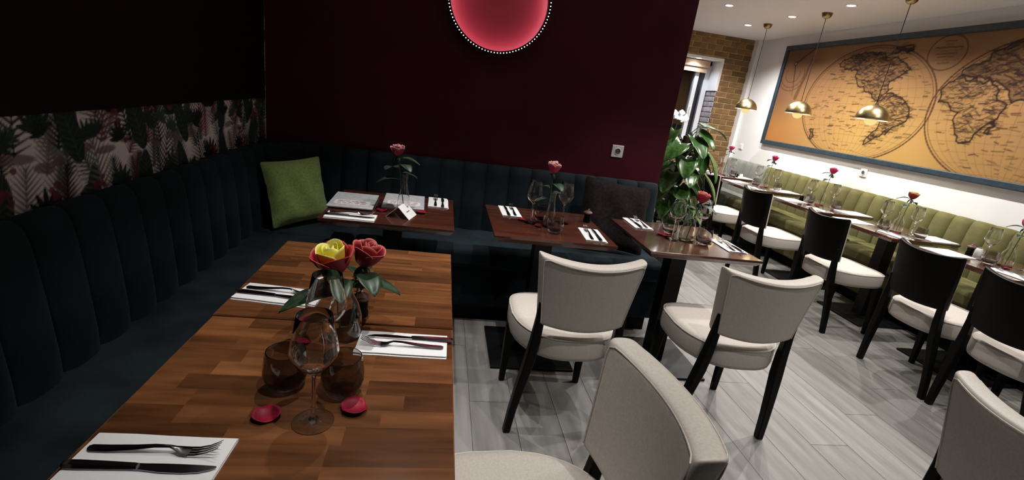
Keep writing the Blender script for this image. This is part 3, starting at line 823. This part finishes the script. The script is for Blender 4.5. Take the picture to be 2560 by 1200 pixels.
loose_petal('crimson rose petal lying behind the smoked tumblers by the carafe', (-.290, 1.075, .746), 1.2, .025)
# --- table with silver menus
def menu(label, x, y, rz, z, m_='menu', printed=True, w=.212, l=.302, group=None):
    t = thing('menu_card', label, 'menu', (x, y, z), rz, group)
    bevel(MB().box(-w / 2, w / 2, -l / 2, l / 2, 0, .006).build('cover', m_, t, smooth=False), .001)
    if printed:
        pts = []
        for k in range(24):
            a = 2 * PI * k / 24; pts.append((.085 * math.copysign(abs(math.cos(a)) ** .35, math.cos(a)), -.055 + .045 * math.copysign(abs(math.sin(a)) ** .35, math.sin(a)), .0064))
        MB().add(pts, [tuple(range(24))]).build('printed_label', 'label_print', t, smooth=False, fix=False)
        mb = MB()
        for r_ in range(4):
            xx = -.07
            while xx < .06:
                ww = random.uniform(.01, .035); yy = -.03 - r_ * .017
                mb.box(xx, min(xx + ww, .07), yy - .004, yy + .004 * random.uniform(.2, 1), .0064, .0067); xx += ww + random.uniform(.003, .012)
        mb.build('printed_lettering', 'ink', t, smooth=False)
    return t
menu('silver-grey menu card with pale label lying beside the green cushion', -.412, 2.450, math.radians(1.5), .757)
menu('silver-grey menu card with pale label lying under the slim rose vase', -.172, 2.565, math.radians(2), .750)
setting(-.378, 2.180, math.radians(-1), 'below the silver menu beside the green cushion', fo=.030, ko=-.012)
setting(.008, 2.610, math.radians(91), 'next to the slim rose vase with the tent card', fo=.016, ko=-.022)
vase_t.put((-.165, 2.400, .75), 0, 'slim clear vase holding a rose beside the tent card')
make_rose('single pink-edged crimson rose in the slim vase with the tent card', (-.163, 2.402, .762), (-.205, 2.385, 1.020), .032, ((.28, .012, .05), (.35, .02, .06), (.80, .45, .42)), (math.radians(6), math.radians(-8), .4), False, 5, .55, .35, lsize=1.5)
tc = thing('tent_card', 'small white folded tent card in front of the slim rose vase', 'card', (-.163, 2.285, .75), math.radians(-14))
for s in (-1, 1):
    o = MB().box(-.0008, .0008, -.058, .058, -.079, 0).build('panel', 'napkin', tc, smooth=False)
    o.location = (0, 0, .055); o.rotation_euler = (0, math.radians(-46 * s), 0)
    if s == 1:
        MB().box(.0009, .0012, -.022, .02, -.045, -.040).box(.0009, .0012, .025, .038, -.024, -.02).build('printed_lettering', 'ink', o, smooth=False)
loose_petal('crimson rose petal lying left of the tent card by the silver menu', (-.262, 2.335, .75), .2, .026)
loose_petal('crimson rose petal lying between the tent card and the cutlery', (-.075, 2.365, .75), 1.4, .027)
# --- table with wine glasses
setting(.405, 2.575, math.radians(91), 'on the bench side of the wine glass table', fo=-.016, ko=.020, flip=1)
setting(.790, 2.250, math.radians(86), 'on the chair side of the wine glass table', fo=.022, ko=-.018, flip=1)
wine.put((.492, 2.385, .75), 0, 'clear wine glass left of the rose vase on the wine glass table')
wine.put((.672, 2.440, .75), 0, 'clear wine glass right of the rose vase on the wine glass table')
ctumb = Proto(make_tumbler('smoke2'))
o = ctumb.put((.588, 2.245, .75), 0, 'smoked tumbler in front of the rose vase on the wine glass table')
ctumb.put((.560, 2.445, .75), 0, 'smoked tumbler behind the rose vase on the wine glass table')
vase_t.put((.578, 2.345, .75), 0, 'slim clear vase with a pink rose on the wine glass table')
make_rose('pink rose with one white petal in the vase on the wine glass table', (.579, 2.346, .762), (.556, 2.345, 1.030), .033, ((.50, .02, .10), (.62, .10, .16), (.85, .62, .50)), (math.radians(8), math.radians(6), 0), False, 4, .5, .45, lsize=1.3)
pepper.put((.835, 2.520, .75), 0, 'brown glass pepper mill with bronze lid beside the dark cushion')
loose_petal('crimson rose petal lying beside the bench-side napkin on the wine glass table', (.447, 2.415, .75), 1.5, .024)
loose_petal('crimson rose petal at the foot of a wine glass on the wine glass table', (.522, 2.325, .75), 1.1, .024)
# --- table by the plant
setting(1.168, 2.590, math.radians(90), 'on the bench side of the table beside the potted plant', fo=-.018, ko=.020, flip=1)
setting(1.565, 2.285, math.radians(88), 'on the chair side of the table beside the potted plant', fo=.018, ko=-.02, flip=1)
wine.put((1.255, 2.320, .75), 0, 'clear wine glass left of the red rose, before the potted plant')
wine.put((1.440, 2.390, .75), 0, 'clear wine glass right of the red rose, before the potted plant')
ctumb.put((1.300, 2.450, .75), 0, 'smoked tumbler left of the red rose vase, before the potted plant')
ctumb.put((1.415, 2.285, .75), 0, 'smoked tumbler right of the red rose vase, before the potted plant')
vase_s.put((1.345, 2.335, .75), 0, 'clear glass carafe with the red rose, before the potted plant')
make_rose('coral red rose in the carafe before the potted plant', (1.346, 2.337, .762), (1.362, 2.31, .968), .034, ((.55, .03, .07), (.62, .06, .10), (.75, .28, .22)), (math.radians(4), math.radians(10), 0), False, 4, .6, .3, lsize=1.2)
loose_petal('crimson rose petal lying on the bench side of the carafe before the potted plant', (1.225, 2.400, .75), .4, .026)
loose_petal('crimson rose petal lying by the glass foot on the chair side before the potted plant', (1.245, 2.375, .75), 2.4, .026)
loose_petal('dark crimson rose petal lying right of the carafe before the potted plant', (1.475, 2.330, .75), 1.0, .022)

# --- row under the map
RC = {'E': ((.50, .03, .12), (.60, .1, .18), (.80, .5, .5)), 'A': ((.45, .01, .09), (.5, .03, .12), (.6, .15, .25)), 'B': ((.45, .01, .08), (.5, .03, .12), (.55, .08, .18)),
      'C': ((.25, .01, .02), (.55, .25, .05), (.75, .50, .18)), 'D': ((.60, .05, .22), (.65, .12, .28), (.75, .3, .4))}
for k in 'EABCD':
    y = RT[k] + .3; x = 3.57; w = 'on %s table from the brick wall' % RN[k]
    menu('white menu sheet on the bench side ' + w, 3.745, y - .195, math.radians(90), .75, 'napkin', False, .19, .235)
    menu('white menu sheet on the chair side ' + w, 3.395, y + .195, math.radians(90), .75, 'napkin', False, .19, .235)
    setting(3.40, y - .195, math.radians(90), 'on the chair side ' + w, fo=.016, ko=-.02)
    dx, dy = {'E': (-.02, -.1), 'A': (.06, 0), 'B': (.07, .1), 'C': (-.03, -.06), 'D': (0.03, .0)}[k]
    vx, vy = x + dx, y + dy
    wine.put((vx - .05, vy + .085, .75), 0, 'clear wine glass behind rose carafe ' + w)
    wine.put((vx + .06, vy - .075, .75), 0, 'clear wine glass before rose carafe ' + w)
    ctumb.put((vx - .10, vy + .02, .75), 0, 'smoked tumbler chair side of carafe ' + w)
    ctumb.put((vx + .035, vy - .165, .75), 0, 'smoked tumbler bench side of carafe ' + w)
    vase_s.put((vx, vy, .75), 0, 'clear glass carafe with a rose ' + w)
    hz = {'E': 1.07, 'A': 1.055, 'B': 1.06, 'C': 1.02, 'D': 1.01}[k]
    nm = {'E': 'pale pink', 'A': 'magenta', 'B': 'dark pink', 'C': 'orange-tipped dark red', 'D': 'bright pink'}[k]
    make_rose('%s rose in the carafe ' % nm + w, (vx, vy, .762), (vx + .02, vy - .01, hz), .034, RC[k], (.1, .1, 0), False, 3, .80, .4)
    loose_petal('crimson rose petal beside the carafe ' + w, (vx - .085, vy - .075, .75), .7 + vy, .03)
for k, (x, y) in (('E', (3.66, 5.56)), ('B', (3.55, 4.25)), ('D', (3.60, 2.665))):
    o = pepper.put((x, y, .75), 0, 'brown pepper mill on the %s table from the brick wall' % RN[k])
    t = thing('salt_shaker', 'white salt shaker on the %s table from the brick wall' % RN[k], 'salt shaker', (x + .055, y - .012, .75))
    MB().lathe([(1e-7, 0), (.021, 0), (.022, .004), (.021, .04), (.015, .054), (1e-7, .056)], 20).build('body', 'white_plastic', t)
    MB().lathe([(1e-7, .055), (.013, .0555), (.012, .060), (1e-7, .062)], 16).build('cap', 'steel', t)
# window table
menu('white menu sheet on the small table in front of the window', 2.80, 6.25, 1.6, .75, 'napkin', False, .2, .28)
vase_s.put((3.08, 6.30, .75), 0, 'clear glass carafe on the small table in front of the window')
make_rose('orange and red rose in the carafe on the small window table', (3.08, 6.30, .762), (3.10, 6.28, 1.07), .034, ((.6, .06, .08), (.7, .3, .15), (.85, .5, .35)), (.1, .1, 0), False, 3, .5, .4)
wine.put((3.16, 6.18, .75), 0, 'clear wine glass on the small table in front of the window')

# ------------------------------------------------------------------ plant
pl_ = thing('potted_plant', 'tall glossy-leaved climbing plant on a coir pole at the end of the burgundy wall', 'plant', (1.93, 3.72, 0))
pot = MB().lathe([(1e-7, 0), (.12, 0), (.13, .01), (.16, .28), (.165, .30), (.15, .30), (.145, .27), (1e-7, .27)], 32).build('pot', 'pot', pl_)
MB().lathe([(1e-7, .268), (.144, .272), (1e-7, .280)], 24).build('soil', 'soil', pot)
MB().tube([(0, 0, .25), (.005, 0, .6), (0, .005, .9), (.005, 0, 1.24)], [.034, .036, .035, .03], 14).build('coir_pole', 'moss', pl_)
MB().tube([(.04 * math.cos(a), .04 * math.sin(a), .27 + a * .052) for a in [i * .35 for i in range(56)]], .009, 7).build('vine_stem', 'stem', pl_)
LV = []   # height, azimuth (0 = +x, -90 = toward camera), petiole reach, size, pitch
rp = random.Random(4)
for k_ in range(34):
    LV.append((1.29 - k_ * .026, -100 + [62, -70, 15, 95, -35, 40, -110, 80, -10][k_ % 9] + rp.uniform(-10, 10), rp.uniform(.05, .13), rp.uniform(.17, .235), rp.uniform(32, 66)))
LV += [(1.33, -15, .08, .23, 15), (1.2, 60, .08, .19, 45), (1.0, 90, .1, .2, 50), (.8, 70, .1, .2, 50), (1.13, -30, .15, .25, 55), (.96, -25, .16, .25, 50)]
lproto = leaf_mesh(1.0, .40, .30, .18, 10, heart=True).build('leaf', 'leafgreen', pl_, fix=False)
for i, (z, az, reach, size, pitch) in enumerate(LV):
    o = lproto if i == 0 else link('leaf', lproto.data, pl_)
    a = math.radians(az); d = Vector((math.cos(a), math.sin(a), 0))
    p0 = Vector((0, 0, z - .06)) + d * .03; p1 = Vector((0, 0, z)) + d * (.03 + reach)
    o.location = p1; o.scale = (size,) * 3
    o.rotation_euler = Euler((math.radians(-pitch + 12), math.radians(random.uniform(-15, 15)), a - PI / 2 + random.uniform(-.25, .25)), 'XYZ')
    solid(o, .004)
    MB().tube([tuple(p0), tuple((p0 + p1) / 2 + Vector((0, 0, .02))), tuple(p1)], .0035, 6).build('petiole', 'stem', pl_)
# orchid on the sill
oc = thing('orchid', 'white blossoming orchid standing on the window sill', 'orchid', (3.33, WN + .12, WZ0))
MB().lathe([(1e-7, 0), (.045, 0), (.06, .11), (.054, .11), (1e-7, .10)], 20).build('pot', 'white_plastic', oc)
for s in (-1, 1):
    MB().tube([(0, 0, .1), (.02 * s, 0, .3), (.05 * s, -.02, .50), (.13 * s, -.05, .60)], .004, 6).build('stem', 'stem', oc)
op = None
for k in range(17):
    mb = MB()
    if op is None:
        for q in range(5):
            g = leaf_mesh(.05, .028, .2, .1, 4); g.xf(Matrix.Rotation(q * 2 * PI / 5, 4, 'Z')); mb.add(g.v, g.f)
        op = solid(mb.build('blossom', 'orchid', oc, fix=False), .001); o = op
    else: o = solid(link('blossom', op.data, oc), .001)
    t_ = k / 16 * 2 - 1
    o.location = (t_ * .15 + random.uniform(-.015, .015), -.04 + random.uniform(-.03, .02), .56 + random.uniform(-.045, .05) - abs(t_) * .03)
    o.rotation_euler = (math.radians(75) + random.uniform(-.4, .4), 0, random.uniform(-.6, .6))
for k in range(5):
    o = solid(leaf_mesh(.2, .035, .5, .25).build('leaf', 'leafgreen', oc, fix=False), .003); o.location = (0, 0, .105); o.rotation_euler = (.5, 0, k * 1.26)

# ------------------------------------------------------------------ map
MAPY, MAPW, MZ0, MZ1 = 6.05, 4.3, 1.19, 2.41
def paint_map():
    w, h = MAPW, MZ1 - MZ0; res = .006
    cv = Canvas(w, h, res, (.40, .19, .06)); rnd = random.Random(11)
    X, Y = np.meshgrid(cv.x, cv.y)
    # aged paper: golden towards the lower middle, red-brown at the upper corners
    nz = np.zeros_like(X)
    for k in range(40):
        fx, fy, ph = rnd.uniform(-9, 9), rnd.uniform(-9, 9), rnd.uniform(0, 6.28)
        nz += np.sin(X * fx + Y * fy + ph) / (4 + abs(fx) + abs(fy))
    nz /= np.abs(nz).max()
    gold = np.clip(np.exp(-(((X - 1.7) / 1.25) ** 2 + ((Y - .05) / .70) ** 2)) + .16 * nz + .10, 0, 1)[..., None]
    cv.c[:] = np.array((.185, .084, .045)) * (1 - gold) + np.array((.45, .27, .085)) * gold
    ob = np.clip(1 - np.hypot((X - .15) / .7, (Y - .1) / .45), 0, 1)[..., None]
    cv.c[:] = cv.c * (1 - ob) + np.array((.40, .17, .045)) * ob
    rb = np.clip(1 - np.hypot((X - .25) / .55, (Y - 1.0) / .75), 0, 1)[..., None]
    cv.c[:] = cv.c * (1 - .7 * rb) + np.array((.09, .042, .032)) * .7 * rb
    inkc = (.018, .007, .007); br = (.06, .022, .012)
    Hs = [((1.39, .56), .80, .57), ((2.95, .545), .80, .57)]
    for (cx, cy), a, b in Hs:
        for sc, wd in ((1, .007), (.965, .003)):
            pts = [(cx + a * sc * math.cos(t), cy + b * sc * math.sin(t)) for t in np.linspace(0, 2 * PI, 120)]
            cv.poly(pts, wd, br, .85)
        for k in range(-8, 9):       # meridians
            u = k / 9.0
            pts = [(cx + a * .965 * u * math.cos(t), cy + b * .965 * math.sin(t)) for t in np.linspace(-PI / 2, PI / 2, 40)]
            cv.poly(pts, .0022, br, .35)
        for k in range(-6, 7):
            y0 = cy + b * .96 * k / 7; xx = a * .965 * math.sqrt(max(0, 1 - (k / 7) ** 2))
            pts = [(cx + xx * s, y0 + b * .10 * (k / 7) * s * s) for s in np.linspace(-1, 1, 24)]
            cv.poly(pts, .0022, br, .35)
        for k in range(170):          # engraved place names, illegible
            t, q = rnd.uniform(0, 2 * PI), math.sqrt(rnd.random()) * .9
            px, py = cx + a * q * math.cos(t), cy + b * q * math.sin(t); L_ = rnd.uniform(.02, .09)
            cv.line((px, py), (px + L_, py + rnd.uniform(-.012, .012)), rnd.uniform(.0025, .006), inkc, rnd.uniform(.4, .85))
    def fill(pts, al, n, jag=.02):
        P_ = np.array(pts); n_ = len(P_)
        inside = np.zeros_like(X, bool); j = n_ - 1
        for i in range(n_):
            c = ((P_[i, 1] > Y) != (P_[j, 1] > Y)) & (X < (P_[j, 0] - P_[i, 0]) * (Y - P_[i, 1]) / (P_[j, 1] - P_[i, 1] + 1e-9) + P_[i, 0])
            inside ^= c; j = i
        cv.c[inside] = cv.c[inside] * (1 - al) + np.array(inkc) * al
        # coast line, jagged
        for i in range(n_):
            a, b = P_[i], P_[(i + 1) % n_]; m_ = max(2, int(np.hypot(*(b - a)) / .03)); prev = a
            for k in range(1, m_ + 1):
                c = a + (b - a) * k / m_ + np.array([rnd.gauss(0, jag * .6), rnd.gauss(0, jag * .6)]) * (k < m_)
                cv.line(prev, c, .0065, inkc, .95); 
                if rnd.random() < .9: cv.line(c, c + np.array([rnd.uniform(.03, .09) * rnd.choice([-1, 1]), rnd.uniform(-.01, .01)]), .003, inkc, .7)
                prev = c
        ys, xs = np.nonzero(inside)
        for k in range(n):
            q = rnd.randrange(len(xs)); px, py = cv.x[xs[q]], cv.y[ys[q]]
            an = rnd.uniform(-.7, .7); L_ = rnd.uniform(.015, .08)
            cv.line((px, py), (px + L_ * math.cos(an), py + L_ * math.sin(an)), rnd.uniform(.002, .006), inkc, rnd.uniform(.35, .85))
    z = lambda L_: [(a, b - MZ0) for a, b in L_]
    fill(z([(.96, 2.16), (1.05, 2.10), (1.21, 2.09), (1.25, 2.0), (1.30, 1.93), (1.43, 1.87), (1.52, 1.82), (1.60, 1.79), (1.62, 1.84), (1.68, 1.89), (1.66, 1.97), (1.76, 2.03), (1.84, 2.08), (1.76, 2.14), (1.66, 2.20), (1.56, 2.17), (1.50, 2.24), (1.34, 2.26), (1.1, 2.24)]), .16, 480)
    fill(z([(1.60, 1.79), (1.72, 1.87), (1.86, 1.82), (1.97, 1.72), (1.99, 1.66), (1.94, 1.59), (1.84, 1.53), (1.76, 1.46), (1.66, 1.40), (1.60, 1.36), (1.62, 1.44), (1.70, 1.53), (1.74, 1.62), (1.66, 1.70)]), .12, 260)
    fill(z([(1.58, 2.24), (1.80, 2.25), (1.74, 2.30), (1.6, 2.29)]), .25, 40)
    fill(z([(2.20, 1.90), (2.22, 1.80), (2.33, 1.77), (2.42, 1.72), (2.42, 1.63), (2.46, 1.55), (2.52, 1.48), (2.60, 1.50), (2.64, 1.60), (2.72, 1.68), (2.76, 1.80), (2.68, 1.83), (2.64, 1.93), (2.50, 1.97), (2.32, 2.01)]), .10, 240)
    fill(z([(2.33, 2.02), (2.36, 2.08), (2.46, 2.12), (2.52, 2.20), (2.70, 2.27), (2.95, 2.28), (3.2, 2.24), (3.5, 2.10), (3.55, 1.95), (3.40, 1.90), (3.35, 1.78), (3.25, 1.68), (3.18, 1.80), (3.08, 1.72), (3.0, 1.66), (2.94, 1.80), (2.84, 1.84), (2.78, 1.82), (2.74, 1.90), (2.66, 1.95), (2.56, 2.0), (2.45, 1.99)]), .50, 900)
    fill(z([(2.68, 1.58), (2.71, 1.57), (2.74, 1.64), (2.72, 1.67)]), .3, 10)
    fill(z([(3.30, 1.50), (3.45, 1.56), (3.58, 1.50), (3.52, 1.40), (3.36, 1.42)]), .2, 40)
    fill(z([(.80, 1.44), (.86, 1.45), (.88, 1.36), (.84, 1.34)]), .2, 8)
    # title roundel with illegible lines
    pts = [(2.13 + .17 * math.cos(t), 1.02 + .145 * math.sin(t)) for t in np.linspace(0, 2 * PI, 60)]
    cv.poly(pts, .0045, br, .95)
    for r_, (hw, wd) in enumerate([(.05, .008), (.03, .006), (.12, .012), (.13, .003), (.09, .008), (.07, .008), (.13, .003), (.05, .007)]):
        yy = 1.115 - r_ * .026; xx = 2.13 - hw
        while xx < 2.13 + hw:
            L_ = rnd.uniform(.01, .03); cv.line((xx, yy), (min(xx + L_, 2.13 + hw), yy + rnd.uniform(-.004, .004)), wd * .45, inkc, .8); xx += L_ + .008
    # compass instrument drawing in the corner
    c0 = (.24, 1.0)
    for rr in (.10, .16, .2): cv.poly([(c0[0] + rr * 1.25 * math.cos(t), c0[1] - .12 + rr * math.sin(t)) for t in np.linspace(2.6, 6.6, 40)], .003, inkc, .7)
    cv.line(c0, (.52, 1.17), .012, inkc, .75); cv.line(c0, (.33, .62), .012, inkc, .7, .003); cv.line((.52, 1.1), (.40, .60), .006, inkc, .5, .03)
    cv.blob(c0, .035, .03, 0, inkc, .8); cv.blob(c0, .015, .014, 0, (.35, .17, .08), 1)
    for k in range(10):
        t = 3.3 + k * .3; cv.line((c0[0] + .2 * math.cos(t), c0[1] - .12 + .16 * math.sin(t)), (c0[0] + .25 * math.cos(t), c0[1] - .12 + .2 * math.sin(t)), .002, inkc, .7)
    return cv
mp_ = thing('wall_map', 'large framed antique-style double hemisphere world map on the white wall', 'map', (WR, MAPY - MAPW / 2, MZ0))
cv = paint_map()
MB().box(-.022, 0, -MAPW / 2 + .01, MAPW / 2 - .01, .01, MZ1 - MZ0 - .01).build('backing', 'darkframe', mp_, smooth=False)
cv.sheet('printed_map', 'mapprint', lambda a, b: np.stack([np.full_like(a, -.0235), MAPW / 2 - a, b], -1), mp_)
fw, hh, yy = .055, MZ1 - MZ0, MAPW / 2
for q in ((-yy - .0, yy, -.0, fw), (-yy, yy, hh - fw, hh), (-yy, -yy + fw, fw, hh - fw), (yy - fw, yy, fw, hh - fw)):
    bevel(MB().box(-.045, 0, q[0], q[1], q[2], q[3]).build('frame_rail', 'darkframe', mp_, smooth=False), .008)

# ------------------------------------------------------------------ sockets and switch
def socket(label, loc, rz, kind='socket'):
    t = thing('wall_socket' if kind == 'socket' else 'light_switch', label, kind, loc, rz)
    bevel(MB().box(-.041, .041, -.010, 0, -.041, .041).build('plate', 'white_plastic', t, smooth=False), .004)
    if kind == 'socket':
        ring = MB().lathe([(.021, .0), (.023, .003), (.0215, .005), (.0195, .004), (.0195, .0)], 28).build('rim', 'white_plastic', t)
        ring.rotation_euler = (PI / 2, 0, 0); ring.location = (0, -.010, 0)
        w = MB().lathe([(1e-7, .0), (.0195, .0), (.0195, .0005), (1e-7, .0008)], 28).build('well', 'dark_hole', t); w.rotation_euler = (PI / 2, 0, 0); w.location = (0, -.0102, 0)
        for s in (-1, 1):
            h = MB().lathe([(1e-7, 0), (.003, 0), (.003, .0008), (1e-7, .0009)], 10).build('pin_hole', 'seal', w); h.location = (s * .0095, 0, .0006)
    else:
        bevel(MB().box(-.028, .028, -.015, -.009, -.028, .028).build('rocker', 'white_plastic', t, smooth=False), .002)
    return t
socket('white power socket on the burgundy wall', (1.184, WB, 1.099), 0)
socket('white power socket on the white wall below the map', (WR, 4.345, 1.09), -PI / 2)
socket('white light switch on the white wall near the brick corner', (WR, 6.50, 1.09), -PI / 2, 'switch')

# ------------------------------------------------------------------ ring lamp on the burgundy wall
RLX, RLZ, RLR = .262, 1.905, .310
rl = thing('ring_lamp', 'round wall lamp with crystal bead rim and added red disc for the lit wall', 'lamp', (RLX, WB, RLZ))
o = MB().lathe([(1e-7, .012), (RLR - .012, .012), (RLR - .012, .0), (1e-7, .0)], 96).build('lit_wall_disc', 'ringback', rl); o.rotation_euler = (PI / 2, 0, 0)  # added disc standing for the lamplit wall inside the open ring
o = MB().lathe([(RLR - .004, 0), (RLR, 0), (RLR, .082), (RLR - .016, .082), (RLR - .016, .079), (RLR - .004, .079)], 96, closed=True).build('rim', 'ringmetal', rl, angle=60); o.rotation_euler = (PI / 2, 0, 0)
o = MB().lathe([(RLR - .0118, .076), (RLR - .0045, .076), (RLR - .0045, .0785), (RLR - .0118, .0785)], 96, closed=True).build('led_strip', 'ringled', rl); o.rotation_euler = (PI / 2, 0, 0)
bm_ = MB().lathe([(1e-7, -.0036), (.0029, -.0022), (.0036, 0), (.0029, .0022), (1e-7, .0036)], 8)
bead = None
for k in range(100):
    a = 2 * PI * k / 100
    if bead is None: bead = bm_.build('bead', 'beadled', rl); o = bead
    else: o = link('bead', bead.data, rl)
    o.location = (math.cos(a) * (RLR - .005), -.084, math.sin(a) * (RLR - .005))

# ------------------------------------------------------------------ pendants and downlights
def dome(mb, R_, zc, n, seg, up=True, k0=0):
    vs_ = []; fs = []
    for i in range(n + 1):
        a = PI / 2 * i / n
        for k in range(seg):
            b = 2 * PI * k / seg
            vs_.append((R_ * math.sin(a) * math.cos(b), R_ * math.sin(a) * math.sin(b), zc + (1 if up else -1) * R_ * math.cos(a)))
    for i in range(n):
        for k in range(seg): fs.append((i * seg + k, i * seg + (k + 1) % seg, (i + 1) * seg + (k + 1) % seg, (i + 1) * seg + k))
    return mb.add(vs_, fs)
def pendant_proto():
    t = thing('pendant_lamp', 'x', 'lamp')
    MB().lathe([(1e-7, -.052), (.022, -.050), (.040, -.034), (.047, -.010), (.048, 0), (1e-7, 0)], 28).build('canopy', 'brass', t)
    MB().tube([(0, 0, -.05), (0, 0, -.83)], .0026, 6).build('cable', 'cable', t)
    sh = dome(MB(), .122, -.957, 12, 40).build('shade', 'brass', t, angle=80); solid(sh, .002, 1)
    dome(MB(), .1195, -.957, 12, 40).build('shade_lining', 'shade_in', sh, angle=80)
    MB().lathe([(1e-7, -.818), (.008, -.821), (.009, -.841), (1e-7, -.843)], 14).build('cap', 'brass', t)
    MB().lathe([(1e-7, -1.006), (.022, -1.001), (.040, -.985), (.050, -.960), (.046, -.935), (.020, -.905), (1e-7, -.895)], 28).build('globe', 'globe', t)
    L_ = bpy.data.lights.new('pendant_light', 'POINT'); L_.energy = 4; L_.color = (1, .86, .62); L_.shadow_soft_size = .03
    lo = link('pendant_light', L_, t); lo.location = (.0, 0, -.880)
    return t
pend = Proto(pendant_proto())
for y, w in ((5.62, 'beside the brick wall'), (4.70, 'before the left hemisphere edge of the map'), (3.79, 'before the middle of the left map hemisphere')):
    pend.put((3.58, y, CZ), 0, 'brass dome pendant lamp hanging ' + w)

def downlight(x, y, power, cone=75, blend=.6, color=(1, .965, .925), label=None, aim=(0, 0)):
    t = thing('ceiling_downlight', label, 'downlight', (x, y, CZ))
    MB().lathe([(.034, -.001), (.046, -.004), (.050, -.002), (.050, 0), (.034, 0)], 32, closed=True).build('trim_ring', 'white_plastic', t)
    MB().lathe([(1e-7, -.0012), (.034, -.0012), (.034, 0), (1e-7, 0)], 28).build('lens', 'led', t)
    L_ = bpy.data.lights.new('downlight_spot', 'SPOT'); L_.energy = power; L_.color = color; L_.shadow_soft_size = .014
    L_.spot_size = math.radians(cone); L_.spot_blend = blend
    lo = link('downlight_spot', L_, t); lo.location = (0, 0, -.012)
    lo.rotation_euler = (math.radians(aim[0]), math.radians(aim[1]), 0)
    return t
DL = [  # x, y, power, cone, label
    (2.77, 5.10, 86, 140, 'recessed ceiling downlight apart from the pendant row'),
    (3.49, 5.09, 86, 140, 'recessed ceiling downlight between the first and second pendant'),
    (3.48, 5.86, 95, 140, 'recessed ceiling downlight nearest the brick wall'),
    (3.50, 4.32, 86, 140, 'recessed ceiling downlight between the second and third pendant'),
    (3.50, 3.30, 86, 140, 'recessed ceiling downlight over the fourth table from the brick wall'),
    (3.50, 2.30, 80, 140, 'recessed ceiling downlight over the fifth table from the brick wall'),
    (2.30, 3.20, 80, 110, 'recessed ceiling downlight over the aisle beside the potted plant'),
    (2.30, 1.90, 66, 110, 'recessed ceiling downlight over the middle of the open floor'),
    (1.30, 2.30, 45, 80, 'recessed ceiling downlight over the table beside the potted plant'),
    (0.55, 2.25, 52, 70, 'recessed ceiling downlight over the wine glass table'),
    (-.10, 2.35, 56, 62, 'recessed ceiling downlight over the silver menu table'),
    (-.10, 1.50, 62, 60, 'recessed ceiling downlight over the two-rose table'),
    (0.15, 0.55, 40, 80, 'unseen ceiling downlight added to brighten the smoked tumbler table and its chair'),  # unseen fill lamp, added to brighten the near chair, napkin and chair backs
    (1.00, 0.80, 48, 95, 'recessed ceiling downlight over the cream chair by the stave-top table'),
    (2.30, 0.50, 60, 100, 'recessed ceiling downlight over the open floor behind the lone cream chair'),
]
for x, y, p, c, lb in DL: downlight(x, y, p, c, .7, label=lb)
o = downlight(3.45, WN + .07, 9, 150, .8, (.80, .88, 1.0), 'cool white spotlight under the lintel of the window recess')
o.location.z = WZ1 - .03
